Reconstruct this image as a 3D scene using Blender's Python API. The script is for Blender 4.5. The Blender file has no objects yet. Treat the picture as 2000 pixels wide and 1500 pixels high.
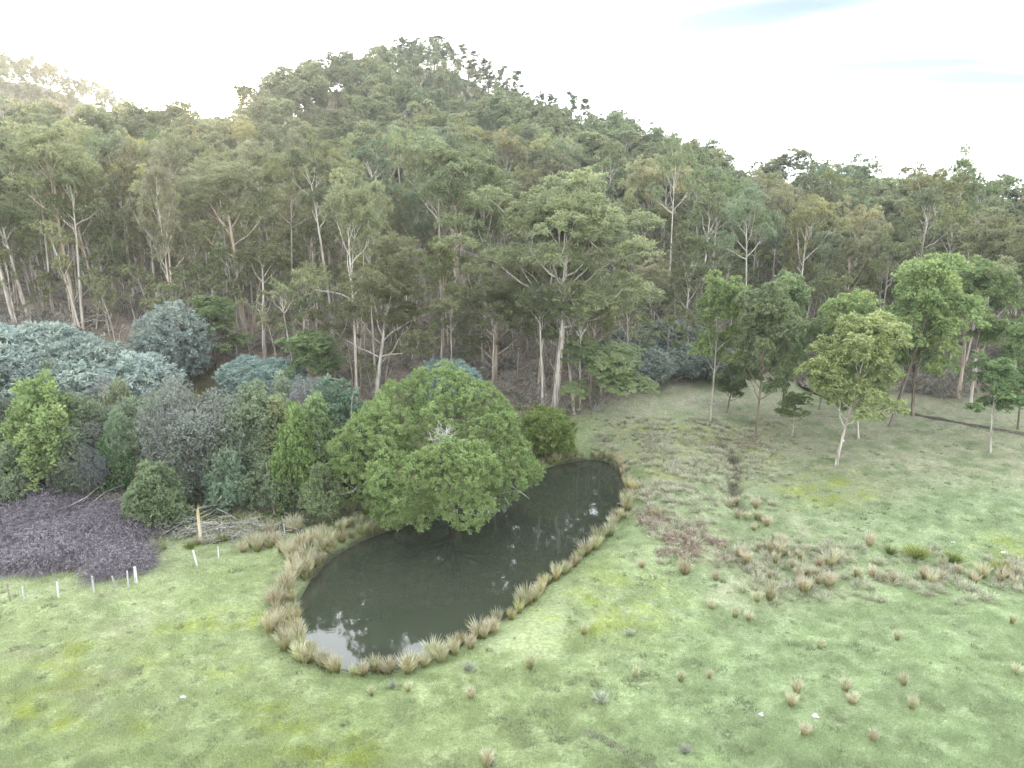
import bpy, math, random
import numpy as np
from mathutils import Vector, Euler

# ------------------------------------------------------------------ camera, sky, sun, exposure
S = bpy.context.scene
COL = S.collection
CAM_Z, PITCH, FPX = 28.0, math.radians(14.0), 1402.0
cam = bpy.data.objects.new('camera', bpy.data.cameras.new('camera'))
COL.objects.link(cam)
cam.data.sensor_width = 36.0
cam.data.lens = 36.0 * FPX / 2000.0
cam.data.clip_end = 3000.0
cam.location = (0, 0, CAM_Z)
cam.rotation_euler = (math.radians(90) - PITCH, 0, 0)
S.camera = cam

SUN_EL, SUN_AZ = math.radians(7.4), math.radians(-21.3)      # azimuth clockwise from +Y
SUN = Vector((math.cos(SUN_EL) * math.sin(SUN_AZ), math.cos(SUN_EL) * math.cos(SUN_AZ), math.sin(SUN_EL)))
w = bpy.data.worlds.new('World'); S.world = w; w.use_nodes = True
nt = w.node_tree; nt.nodes.clear(); N = nt.nodes.new; L = nt.links.new
out = N('ShaderNodeOutputWorld'); bg = N('ShaderNodeBackground'); bg.inputs['Strength'].default_value = 0.1
L(bg.outputs[0], out.inputs['Surface'])
sky = N('ShaderNodeTexSky'); sky.sky_type = 'NISHITA'; sky.sun_disc = False
sky.sun_elevation = SUN_EL; sky.sun_rotation = SUN_AZ; sky.altitude = 300; sky.dust_density = 1.5
geo = N('ShaderNodeTexCoord')
def vmath(op, a=None, b=None):
    n = N('ShaderNodeVectorMath'); n.operation = op
    for k, v in enumerate((a, b)):
        if v is None: continue
        if hasattr(v, 'links'): L(v, n.inputs[k])
        else: n.inputs[k].default_value = v
    return n
def fmath(op, a=None, b=None, c=None):
    n = N('ShaderNodeMath'); n.operation = op
    for k, v in enumerate((a, b, c)):
        if v is None: continue
        if hasattr(v, 'links'): L(v, n.inputs[k])
        else: n.inputs[k].default_value = v
    return n.outputs[0]
D0 = geo.outputs['Generated']
cosg = fmath('MAXIMUM', vmath('DOT_PRODUCT', D0, tuple(SUN)).outputs['Value'], 0.0)
sep = N('ShaderNodeSeparateXYZ'); L(D0, sep.inputs[0])
zz = fmath('ADD', fmath('MAXIMUM', sep.outputs['Z'], 0.0), 0.16)
comb = N('ShaderNodeCombineXYZ')
L(fmath('DIVIDE', sep.outputs['X'], zz), comb.inputs[0]); L(fmath('DIVIDE', sep.outputs['Y'], zz), comb.inputs[1])
mp = N('ShaderNodeMapping'); L(comb.outputs[0], mp.inputs[0])
mp.inputs['Rotation'].default_value = (0, 0, math.radians(28)); mp.inputs['Scale'].default_value = (0.42, 1.5, 1.0)
mp.inputs['Location'].default_value = (3.1, 1.27, 0)
nz = N('ShaderNodeTexNoise'); L(mp.outputs[0], nz.inputs['Vector'])
nz.inputs['Scale'].default_value = 0.75; nz.inputs['Detail'].default_value = 6; nz.inputs['Roughness'].default_value = 0.52
nz.inputs['Distortion'].default_value = 0.35
cr = N('ShaderNodeValToRGB'); L(nz.outputs[0], cr.inputs[0])
cr.color_ramp.elements[0].position = 0.30; cr.color_ramp.elements[0].color = (0.0, 0.0, 0.0, 1)
cr.color_ramp.elements[1].position = 0.52; cr.color_ramp.elements[1].color = (1, 1, 1, 1)
def gap(px0, py0, ang, la, lb):
    # a long blue opening in the cirrus sheet, its edge frayed by the same noise
    q = N('ShaderNodeMapping'); q.vector_type = 'TEXTURE'; L(comb.outputs[0], q.inputs[0])
    q.inputs['Location'].default_value = (px0, py0, 0); q.inputs['Rotation'].default_value = (0, 0, ang); q.inputs['Scale'].default_value = (la, lb, 1)
    ln = vmath('LENGTH', q.outputs[0]).outputs['Value']
    e = fmath('ADD', ln, fmath('MULTIPLY', fmath('SUBTRACT', nz.outputs[0], 0.5), 2.0))
    r = N('ShaderNodeMapRange'); r.interpolation_type = 'SMOOTHSTEP'; L(e, r.inputs[0])
    for i_, v_ in ((1, 0.25), (2, 1.6), (3, 1.0), (4, 0.0)): r.inputs[i_].default_value = v_
    return r.outputs[0]
holes = fmath('MAXIMUM', fmath('MULTIPLY', gap(1.15, 2.25, math.radians(-24), 0.9, 0.10), 0.80), fmath('MAXIMUM', fmath('MULTIPLY', gap(1.23, 2.86, math.radians(-20), 0.75, 0.08), 0.82), fmath('MAXIMUM', gap(0.80, 2.42, math.radians(-28), 0.62, 0.17), fmath('MULTIPLY', gap(1.78, 2.86, math.radians(-12), 0.50, 0.13), 0.80))))
cover = fmath('POWER', fmath('MULTIPLY', fmath('ADD', fmath('MULTIPLY', cr.outputs[0], 0.55), 0.45), fmath('SUBTRACT', 1.0, fmath('MULTIPLY', holes, 0.95))), 2.4)
# thin sunlit cirrus: forward scattering makes it brighter towards the sun
CL = 10.5
glow = fmath('ADD', fmath('MULTIPLY', fmath('POWER', cosg, 6.0), CL * 0.6),
             fmath('MULTIPLY', fmath('POWER', cosg, 60.0), CL * 2.0))
crad = fmath('ADD', glow, CL)
ccol = vmath('SCALE', (0.95, 1.0, 1.045)); L(crad, ccol.inputs['Scale'])
core = vmath('SCALE', (1.0, 0.80, 0.52)); L(fmath('MULTIPLY', fmath('POWER', cosg, 1800.0), 260.0), core.inputs['Scale'])
blue = vmath('MULTIPLY', sky.outputs[0], (0.40, 0.455, 0.66))
mx = N('ShaderNodeMix'); mx.data_type = 'RGBA'; L(cover, mx.inputs[0]); L(blue.outputs[0], mx.inputs[6]); L(ccol.outputs[0], mx.inputs[7])
tot = vmath('ADD', mx.outputs[2]); L(core.outputs[0], tot.inputs[1])
L(tot.outputs[0], bg.inputs['Color'])

sun = bpy.data.objects.new('sun', bpy.data.lights.new('sun', 'SUN')); COL.objects.link(sun)
sun.data.energy = 3.8; sun.data.angle = math.radians(0.53); sun.data.color = (1.0, 0.72, 0.44)
sun.rotation_euler = SUN.to_track_quat('Z', 'Y').to_euler(); sun.location = SUN * 200
S.view_settings.view_transform = 'Standard'; S.view_settings.look = 'None'
S.view_settings.exposure = 1.98; S.view_settings.gamma = 1.0; S.view_settings.use_curve_mapping = False
S.cycles.max_bounces = 6; S.cycles.diffuse_bounces = 4; S.cycles.glossy_bounces = 2
S.cycles.transmission_bounces = 3; S.cycles.volume_bounces = 0; S.cycles.transparent_max_bounces = 4
S.cycles.use_denoising = True; S.cycles.denoising_prefilter = 'NONE'; S.cycles.use_adaptive_sampling = False

# ------------------------------------------------------------------ photo geometry: pixels <-> places
CP, SP = math.cos(PITCH), math.sin(PITCH)
def slopes(u, v):
    yc = (750.0 - np.asarray(v, float)) / FPX
    fy = CP + yc * SP
    return (np.asarray(u, float) - 1000.0) / FPX / fy, (-SP + yc * CP) / fy, fy
def at_y(u, v, y):
    a, b, _ = slopes(u, v); return np.array([a * y, y + 0 * a, CAM_Z + b * y])
def at_z(u, v, z):
    a, b, _ = slopes(u, v); y = (z - CAM_Z) / b; return np.array([a * y, y, z + 0 * a])
def project(x, y, z):
    dz = z - CAM_Z
    f = y * CP - dz * SP; up = y * SP + dz * CP
    return 1000 + FPX * x / f, 750 - FPX * up / f, f

rng = np.random.default_rng(7)
def _h(i, j, s):
    n = (i * 374761393 + j * 668265263 + s * 974634777) & 0x7fffffff
    n = ((n ^ (n >> 13)) * 1274126177) & 0x7fffffff
    return ((n ^ (n >> 16)) & 0xffff) / 65535.0
def vnoise(x, y, s=0):
    x = np.asarray(x, float); y = np.asarray(y, float)
    i = np.floor(x).astype(np.int64); j = np.floor(y).astype(np.int64)
    fx, fy = x - i, y - j
    fx = fx * fx * (3 - 2 * fx); fy = fy * fy * (3 - 2 * fy)
    a = _h(i, j, s) * (1 - fx) + _h(i + 1, j, s) * fx
    b = _h(i, j + 1, s) * (1 - fx) + _h(i + 1, j + 1, s) * fx
    return a * (1 - fy) + b * fy
def fbm(x, y, s=0, o=4):
    t = 0; a = 0.5
    for k in range(o):
        t = t + a * vnoise(x * 2 ** k + 17.3 * k, y * 2 ** k + 5.1 * k, s + k); a *= 0.5
    return t / (1 - 0.5 ** o)
def inside(poly, u, v):
    u = np.asarray(u, float); v = np.asarray(v, float); r = np.zeros(u.shape, bool)
    n = len(poly)
    for k in range(n):
        (x1, y1), (x2, y2) = poly[k], poly[(k + 1) % n]
        c = ((y1 > v) != (y2 > v)) & (u < (x2 - x1) * (v - y1) / (y2 - y1 + 1e-12) + x1)
        r ^= c
    return r
def sst(a, b, t):
    t = np.clip((t - a) / (b - a), 0, 1); return t * t * (3 - 2 * t)

# ------------------------------------------------------------------ terrain heights
C = []
def cz(u, v, z): C.append(at_z(u, v, z))
def cd(u, v, D, th):
    p = at_y(u, v, D); C.append(np.array([p[0], D, p[2] - th])); return C[-1]
for u in (-200, 200, 600, 1000, 1400, 1800, 2200): cz(u, 1500, 0.9)
for u in (-150, 150, 400): cz(u, 1160, 0.95)
cz(0, 1290, 0.9); cz(520, 1290, 0.6); cz(400, 1090, 0.7); cz(560, 1040, 0.5); cz(720, 1000, 0.6); cz(90, 965, 1.9); cz(330, 990, 1.2)
cz(720, 1390, 0.7); cz(900, 1345, 0.8); cz(1050, 1250, 1.0); cz(1200, 1110, 1.3); cz(1270, 1010, 1.5); cz(1260, 930, 1.4); cz(1180, 885, 0.9)
cz(1330, 1180, 0.5); cz(1450, 1130, -0.3); cz(1560, 1120, -0.4); cz(1700, 1110, -0.2); cz(1900, 1115, 0.0); cz(2150, 1120, 0.2)
cz(1600, 1300, 0.6); cz(1900, 1350, 0.9); cz(1650, 1020, 0.5); cz(1900, 980, 1.1); cz(2150, 960, 1.4); cz(1420, 960, 0.8); cz(1500, 900, 1.4)
cz(1470, 860, 1.9); cz(1633, 905, 1.8); cz(1750, 800, 2.5); cz(2000, 850, 2.2); cz(1840, 740, 3.2); cz(2150, 760, 3.2)
cz(1080, 890, 0.5); cz(900, 900, 0.7); cz(1082, 800, 4.0); cz(735, 790, 5.0); cz(1240, 740, 5.0); cz(1250, 830, 2.4); cz(1330, 850, 2.2); cz(1300, 620, 9.6); cz(1500, 690, 5.5)
cz(150, 640, 11.2); cz(-100, 640, 11.5); cz(-100, 780, 6.5); cz(150, 775, 6.8); cz(480, 660, 9.8); cz(420, 780, 5.2); cz(600, 850, 2.6); cz(865, 690, 7.5); cz(-150, 960, 1.9); cz(250, 880, 3.2)
for a in ((850, 270, 150, 22), (850, 200, 230, 18), (850, 140, 290, 16), (600, 300, 150, 24), (1150, 330, 150, 22), (1000, 250, 200, 20), (700, 210, 230, 18),
          (850, 66, 350, 15), (780, 78, 345, 15), (680, 112, 330, 15), (600, 130, 310, 15), (500, 176, 270, 16), (450, 205, 240, 17), (940, 112, 340, 13), (1000, 155, 320, 14),
          (1060, 198, 300, 15), (1150, 215, 270, 16), (1280, 285, 220, 18), (1400, 310, 200, 20), (1550, 350, 180, 20), (1720, 330, 170, 21), (1850, 335, 165, 21), (2000, 340, 160, 21), (2200, 340, 160, 21),
          (420, 236, 200, 19), (340, 216, 195, 19), (250, 228, 190, 20), (120, 214, 185, 21), (0, 250, 170, 22), (-150, 250, 170, 22),
          (0, 108, 420, 14), (60, 112, 420, 14), (120, 145, 415, 14), (165, 180, 410, 14), (200, 210, 405, 14), (-120, 95, 430, 14), (260, 250, 400, 14)):
    cd(*a)
for (x, y, z) in ((-38, 430, 60), (-90, 420, 45), (60, 400, 30), (-150, 300, 26), (-110, 290, 28), (-80, 480, 40), (-160, 230, 27), (-240, 300, 45), (100, 300, 12), (130, 240, 8), (200, 240, 5), (300, 200, 4), (300, 480, 0), (0, 480, 40),
                  (-340, 480, 80), (-340, 250, 40), (-340, 100, 12), (-340, -60, 1), (0, -60, 1), (300, -60, 1), (300, 60, 2), (150, 0, 1), (-150, 0, 1), (0, 0, 1), (-150, 80, 6), (150, 100, 4)):
    C.append(np.array([x, y, z], float))
C = np.array(C)
_s = 100.0
def _U(r2): return 0.5 * r2 * np.log(r2 + 1e-12)
def _fit():
    P = C[:, :2] / _s; n = len(P)
    K = _U(((P[:, None] - P[None]) ** 2).sum(-1)) + 2e-4 * np.eye(n)
    Q = np.c_[np.ones(n), P]
    A = np.block([[K, Q], [Q.T, np.zeros((3, 3))]])
    return np.linalg.solve(A, np.r_[C[:, 2], np.zeros(3)])
_W = _fit()
SHORE_PX = [(1150, 898), (1188, 901), (1212, 928), (1224, 965), (1210, 1012), (1172, 1056), (1126, 1096), (1068, 1140), (1012, 1192), (950, 1232), (888, 1268), (830, 1293),
            (770, 1312), (700, 1318), (640, 1302), (603, 1276), (582, 1235), (580, 1188), (598, 1150), (622, 1115), (655, 1085), (720, 1050), (790, 1030), (835, 1012),
            (880, 985), (930, 958), (1000, 934), (1060, 917), (1110, 904)]
SHORE = np.array([at_z(u, v, 0.0)[:2] for u, v in SHORE_PX])
def _smooth(P, n=2):
    for _ in range(n):
        Q = np.roll(P, -1, 0); P = np.stack([P * .75 + Q * .25, P * .25 + Q * .75], 1).reshape(-1, 2)
    return P
SHORE = _smooth(SHORE)
def shore_dist(x, y):
    """signed distance to the waterline, negative over water"""
    x = np.asarray(x, float); y = np.asarray(y, float)
    d = np.full(x.shape, 1e9); near = (x > -40) & (x < 40) & (y > 15) & (y < 100)
    if near.any():
        px, py = x[near], y[near]; m = np.full(px.shape, 1e9)
        for k in range(len(SHORE)):
            a = SHORE[k]; b = SHORE[(k + 1) % len(SHORE)]; e = b - a
            t = np.clip(((px - a[0]) * e[0] + (py - a[1]) * e[1]) / (e @ e), 0, 1)
            m = np.minimum(m, np.hypot(px - a[0] - t * e[0], py - a[1] - t * e[1]))
        s = inside([tuple(p) for p in SHORE], px, py)
        d[near] = np.where(s, -m, m)
    return d
GULLY = np.array([at_z(u, v, z)[:2] for u, v, z in ((1400, 858, 2.0), (1428, 880, 1.7), (1436, 915, 1.3), (1432, 955, 1.0), (1442, 985, 0.8))])
def line_dist(P, x, y):
    m = np.full(np.shape(x), 1e9)
    for a, b in zip(P[:-1], P[1:]):
        e = b - a; t = np.clip(((x - a[0]) * e[0] + (y - a[1]) * e[1]) / (e @ e), 0, 1)
        m = np.minimum(m, np.hypot(x - a[0] - t * e[0], y - a[1] - t * e[1]))
    return m
def height(x, y):
    x = np.asarray(x, float); y = np.asarray(y, float); sh = x.shape; x = x.ravel(); y = y.ravel()
    z = np.empty(x.shape)
    for k in range(0, len(x), 20000):
        X, Y = x[k:k + 20000] / _s, y[k:k + 20000] / _s
        r2 = (X[:, None] - C[None, :, 0] / _s) ** 2 + (Y[:, None] - C[None, :, 1] / _s) ** 2
        z[k:k + 20000] = _U(r2) @ _W[:len(C)] + _W[-3] + _W[-2] * X + _W[-1] * Y
    far = sst(90, 200, y)
    z = z + (fbm(x / 2.6, y / 2.6, 3) - .5) * (.20 + .5 * far) + (fbm(x / 9, y / 9, 9) - .5) * (.5 + 2.0 * far)
    z = z + (vnoise(x / .9, y / .6, 31) - .5) * .10
    d = shore_dist(x, y)
    bank = 0.16 + 0.30 * np.clip(d, 0, 9) ** 0.9
    z = np.where(d < 9, np.minimum(z, bank) * (1 - sst(3, 9, d)) + z * sst(3, 9, d), z)
    z = np.where((d >= 0) & (d < 3), np.maximum(z, 0.10 + 0.08 * d), z)
    z = np.where(d < 0, -0.12 + 0.34 * np.clip(d, -3, 0), z)
    z = z - 0.9 * np.exp(-(line_dist(GULLY, x, y) / 0.75) ** 2)
    return z.reshape(sh)
def ground_px(u, v):
    """the place where the photograph's pixel meets the ground"""
    ys = np.linspace(24, 430, 1200); a, b, _ = slopes(u, v)
    zr = CAM_Z + b * ys; g = height(a * ys, ys)
    k = np.nonzero(g >= zr)[0]
    if not len(k): return np.array([a * 200, 200, float(height(np.array([a * 200]), np.array([200.]))[0])])
    k = k[0]; y0, y1 = ys[max(k - 1, 0)], ys[k]
    for _ in range(12):
        ym = (y0 + y1) / 2
        if height(np.array([a * ym]), np.array([ym]))[0] >= CAM_Z + b * ym: y1 = ym
        else: y0 = ym
    return np.array([a * y1, y1, CAM_Z + b * y1])

EDGE_U = [-400, 0, 160, 330, 480, 600, 700, 860, 1000, 1130, 1250, 1420, 1600, 1800, 2000, 2400]
EDGE_V = [660, 655, 648, 700, 735, 780, 792, 780, 800, 800, 752, 716, 735, 765, 775, 775]
def forest_mask(x, y, z, soft=26.0):
    u, v, f = project(x, y, z)
    return sst(-soft, soft, np.interp(u, EDGE_U, EDGE_V) + (fbm(x / 4, y / 4, 21) - .5) * 50 - v)

# ------------------------------------------------------------------ object helpers
def mesh_of(name, V, F, mats, midx=None, tint=None, smooth=False):
    """V (n,3), F (m,4) quads (a repeated last index makes a triangle is avoided: quads only)"""
    me = bpy.data.meshes.new(name); V = np.asarray(V, np.float32); F = np.asarray(F, np.int32)
    me.vertices.add(len(V)); me.vertices.foreach_set('co', V.ravel())
    k = F.shape[1]
    me.loops.add(F.size); me.loops.foreach_set('vertex_index', F.ravel())
    me.polygons.add(len(F)); me.polygons.foreach_set('loop_start', np.arange(0, F.size, k, dtype=np.int32))
    for m in (mats if isinstance(mats, (list, tuple)) else [mats]): me.materials.append(m)
    if midx is not None: me.polygons.foreach_set('material_index', np.asarray(midx, np.int32))
    if tint is not None:
        a = me.attributes.new('tint', 'FLOAT', 'FACE'); a.data.foreach_set('value', np.asarray(tint, np.float32))
    me.polygons.foreach_set('use_smooth', np.full(len(F), smooth))
    me.update(calc_edges=True); me.validate()
    return me
def link(name, me, parent=None, **kw):
    o = bpy.data.objects.new(name, me); COL.objects.link(o)
    if parent is not None: o.parent = parent
    for k, v in kw.items(): o[k] = v
    return o
def thing(name, loc, label, cat, group=None, rz=0.0, scale=(1, 1, 1)):
    o = bpy.data.objects.new(name, None); COL.objects.link(o); o.empty_display_size = .2
    o.location = loc; o.rotation_euler = (0, 0, rz); o.scale = scale
    o['label'] = label; o['category'] = cat
    if group: o['group'] = group
    return o
class Buf:
    def __init__(s): s.V = []; s.F = []; s.T = []; s.M = []; s.n = 0
    def add(s, V, F, t=0.5, m=0):
        V = np.asarray(V, float); F = np.asarray(F, int)
        s.V.append(V); s.F.append(F + s.n); s.n += len(V)
        s.T.append(np.broadcast_to(np.asarray(t, float), (len(F),)).copy()); s.M.append(np.full(len(F), m))
    def mesh(s, name, mats, smooth=False):
        return mesh_of(name, np.concatenate(s.V), np.concatenate(s.F), mats, np.concatenate(s.M), np.concatenate(s.T), smooth)
def tube(buf, P, R, k=6, t=0.5, m=0, cap=False):
    P = np.asarray(P, float); n = len(P); R = np.broadcast_to(np.asarray(R, float), (n,))
    T = np.gradient(P, axis=0); T /= np.linalg.norm(T, axis=1)[:, None] + 1e-9
    ref = np.array([0.31, 0.95, 0.07]) if abs(T[0] @ np.array([0.31, 0.95, 0.07])) < .9 else np.array([1., 0, 0.])
    A = np.cross(T, ref); A /= np.linalg.norm(A, axis=1)[:, None] + 1e-9
    B = np.cross(T, A); th = np.linspace(0, 2 * math.pi, k, endpoint=False)
    V = P[:, None] + R[:, None, None] * (np.cos(th)[None, :, None] * A[:, None] + np.sin(th)[None, :, None] * B[:, None])
    i = np.arange(n - 1)[:, None] * k; j = np.arange(k)[None]; jn = (j + 1) % k
    F = np.stack([i + j, i + jn, i + k + jn, i + k + j], -1).reshape(-1, 4)
    buf.add(V.reshape(-1, 3), F, t, m)
    if cap and k == 4:
        buf.add(V[-1], [[0, 1, 2, 3]], t, m)
    elif cap and k == 6:
        buf.add(V[-1], [[0, 1, 2, 3], [3, 4, 5, 0]], t, m)
def unit(v): return v / (np.linalg.norm(v, axis=-1, keepdims=True) + 1e-9)
def leaves(buf, pos, axis, L, W, g, t, m=0):
    """one quad per leaf: long along axis, with a random roll"""
    n = len(pos); axis = unit(axis)
    side = unit(np.cross(axis, g.normal(size=(n, 3)) + np.array([0, 0, 1.5])))
    L = np.broadcast_to(L, (n,))[:, None] * g.uniform(.7, 1.25, (n, 1)); W = np.broadcast_to(W, (n,))[:, None] * g.uniform(.75, 1.2, (n, 1))
    a = pos - axis * L * .5; c = pos + axis * L * .5; mid = pos - axis * L * .06
    V = np.stack([a, mid + side * W * .5, c, mid - side * W * .5], 1).reshape(-1, 3)
    buf.add(V, np.arange(4 * n).reshape(n, 4), t, m)
def clump_leaves(buf, cen, outw, per, rad, L, W, g, droop=.5, t0=None, m=0, spread=1.0):
    n = len(cen); c = np.repeat(cen, per, 0); o = np.repeat(outw, per, 0)
    r = np.repeat(np.broadcast_to(rad, (n,)), per)[:, None]
    d = unit(g.normal(size=c.shape) + o * .5)
    p = c + d * r * g.uniform(.25, 1.0, (len(c), 1)) * np.array([1, 1, .8])
    ax = unit(d * spread + o * .4 + g.normal(size=c.shape) * .5) + np.array([0, 0, -droop])
    t = np.repeat(g.uniform(0, 1, n) if t0 is None else t0, per) * .65 + g.uniform(0, .35, len(c))
    leaves(buf, p, ax, L, W, g, t, m)

# ------------------------------------------------------------------ materials
def new_mat(name):
    m = bpy.data.materials.new(name); m.use_nodes = True; n = m.node_tree; n.nodes.clear(); return m, n
def leaf_mat(name, cols, transl=.28, rough=.55, spec=.25, var=.16):
    m, n = new_mat(name); A = n.nodes.new; K = n.links.new
    o = A('ShaderNodeOutputMaterial'); at = A('ShaderNodeAttribute'); at.attribute_name = 'tint'
    rp = A('ShaderNodeValToRGB'); K(at.outputs['Fac'], rp.inputs[0])
    e = rp.color_ramp.elements
    while len(e) < len(cols): e.new(.5)
    for k, c in enumerate(cols): e[k].position = k / (len(cols) - 1); e[k].color = (*c, 1)
    oi = A('ShaderNodeObjectInfo')
    hs = A('ShaderNodeHueSaturation'); K(rp.outputs[0], hs.inputs['Color'])
    mr = A('ShaderNodeMapRange'); K(oi.outputs['Random'], mr.inputs[0]); mr.inputs[3].default_value = 1 - var; mr.inputs[4].default_value = 1 + var; K(mr.outputs[0], hs.inputs['Value'])
    m2 = A('ShaderNodeMath'); m2.operation = 'FRACT'; m3 = A('ShaderNodeMath'); m3.operation = 'MULTIPLY'; K(oi.outputs['Random'], m3.inputs[0]); m3.inputs[1].default_value = 7.31; K(m3.outputs[0], m2.inputs[0])
    mh = A('ShaderNodeMapRange'); K(m2.outputs[0], mh.inputs[0]); mh.inputs[3].default_value = .478; mh.inputs[4].default_value = .520; K(mh.outputs[0], hs.inputs['Hue'])
    mu = A('ShaderNodeMix'); mu.data_type = 'RGBA'; mu.blend_type = 'MULTIPLY'; mu.inputs[0].default_value = 1; K(hs.outputs[0], mu.inputs[6]); K(oi.outputs['Color'], mu.inputs[7])
    b = A('ShaderNodeBsdfPrincipled'); K(mu.outputs[2], b.inputs['Base Color']); b.inputs['Roughness'].default_value = rough; b.inputs['Specular IOR Level'].default_value = spec
    tr = A('ShaderNodeBsdfTranslucent'); K(mu.outputs[2], tr.inputs['Color'])
    ms = A('ShaderNodeMixShader'); ms.inputs[0].default_value = transl; K(b.outputs[0], ms.inputs[1]); K(tr.outputs[0], ms.inputs[2]); K(ms.outputs[0], o.inputs['Surface'])
    return m
def bark_mat(name, c1, c2, c3, sx=7.0, sz=.45, rough=.8):
    m, n = new_mat(name); A = n.nodes.new; K = n.links.new
    o = A('ShaderNodeOutputMaterial'); tc = A('ShaderNodeTexCoord'); mp = A('ShaderNodeMapping'); K(tc.outputs['Object'], mp.inputs[0]); mp.inputs['Scale'].default_value = (sx, sx, sz)
    nz = A('ShaderNodeTexNoise'); K(mp.outputs[0], nz.inputs['Vector']); nz.inputs['Scale'].default_value = 1.0; nz.inputs['Detail'].default_value = 4
    rp = A('ShaderNodeValToRGB'); K(nz.outputs[0], rp.inputs[0]); e = rp.color_ramp.elements; e.new(.5)
    for k, c in enumerate((c1, c2, c3)): e[k].position = (.34, .5, .64)[k]; e[k].color = (*c, 1)
    oi = A('ShaderNodeObjectInfo'); hs = A('ShaderNodeHueSaturation'); K(rp.outputs[0], hs.inputs['Color'])
    mr = A('ShaderNodeMapRange'); K(oi.outputs['Random'], mr.inputs[0]); mr.inputs[3].default_value = .75; mr.inputs[4].default_value = 1.2; K(mr.outputs[0], hs.inputs['Value'])
    b = A('ShaderNodeBsdfPrincipled'); K(hs.outputs[0], b.inputs['Base Color']); b.inputs['Roughness'].default_value = rough; b.inputs['Specular IOR Level'].default_value = .2
    bp = A('ShaderNodeBump'); bp.inputs['Strength'].default_value = .5; bp.inputs['Distance'].default_value = .05; K(nz.outputs[0], bp.inputs['Height']); K(bp.outputs[0], b.inputs['Normal'])
    K(b.outputs[0], o.inputs['Surface']); return m
M_GUM = leaf_mat('gum_leaf', [(.172, .192, .108), (.258, .282, .152), (.370, .388, .205)], transl=.48, var=.24)
M_YOUNG = leaf_mat('young_gum_leaf', [(.155, .208, .100), (.242, .305, .145), (.390, .440, .200)], transl=.36)
M_BLUE = leaf_mat('silver_wattle_leaf', [(.215, .268, .248), (.325, .390, .352), (.47, .495, .40)], transl=.3)
M_GREEN = leaf_mat('thicket_leaf', [(.145, .190, .125), (.228, .282, .178), (.335, .385, .245)], transl=.36)
M_BRIGHT = leaf_mat('poplar_leaf', [(.135, .195, .095), (.215, .285, .135), (.330, .395, .185)], transl=.36)
M_GREY = leaf_mat('grey_thicket_leaf', [(.125, .145, .125), (.195, .215, .185), (.270, .280, .230)])
M_PINE = leaf_mat('dense_bush_needle', [(.140, .190, .085), (.215, .280, .122), (.340, .405, .200)], transl=.35)
M_SEDGE = leaf_mat('sedge_blade', [(.19, .20, .06), (.36, .325, .145), (.46, .425, .265), (.53, .50, .38)], transl=.25, var=.14)
M_PALE = leaf_mat('pale_grass_blade', [(.25, .30, .16), (.42, .415, .285), (.54, .525, .42)], transl=.25)
M_TUFTG = leaf_mat('green_rush_blade', [(.10, .15, .03), (.16, .22, .05), (.28, .30, .09)], transl=.2)
M_BRAM = leaf_mat('bramble_leaf', [(.115, .098, .105), (.205, .180, .200), (.315, .285, .305)], transl=.15)
M_BRACK = leaf_mat('bracken_frond', [(.24, .18, .13), (.34, .275, .215), (.42, .375, .31)], transl=.2)
M_SCRUB = leaf_mat('scrub_leaf', [(.20, .18, .145), (.30, .27, .225), (.31, .315, .235)], transl=.2, var=.3)
M_BARK = bark_mat('pale_gum_bark', (.22, .17, .13), (.44, .39, .33), (.56, .53, .48))
M_BARKB = bark_mat('brown_bark', (.10, .075, .055), (.20, .155, .12), (.30, .25, .20))
M_BARKP = bark_mat('peeling_orange_bark', (.24, .165, .115), (.40, .31, .235), (.50, .455, .40))
M_DEAD = bark_mat('grey_dead_wood', (.22, .20, .19), (.36, .34, .32), (.50, .48, .45), 5, .8)
M_SNAG = bark_mat('pale_splintered_wood', (.42, .33, .18), (.60, .50, .30), (.68, .62, .48), 9, .6)
M_POST = bark_mat('weathered_post_wood', (.34, .33, .31), (.52, .52, .50), (.64, .65, .64), 12, 1.2)
M_WIRE = bark_mat('fence_wire_steel', (.2, .2, .2), (.28, .28, .28), (.35, .35, .35), 2, 2, .5)
M_LOG = bark_mat('charred_log', (.035, .03, .028), (.12, .10, .085), (.30, .27, .23), 3, 3)
M_STONE = bark_mat('pale_stone', (.4, .39, .37), (.52, .51, .5), (.6, .6, .58), 4, 4)

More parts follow.
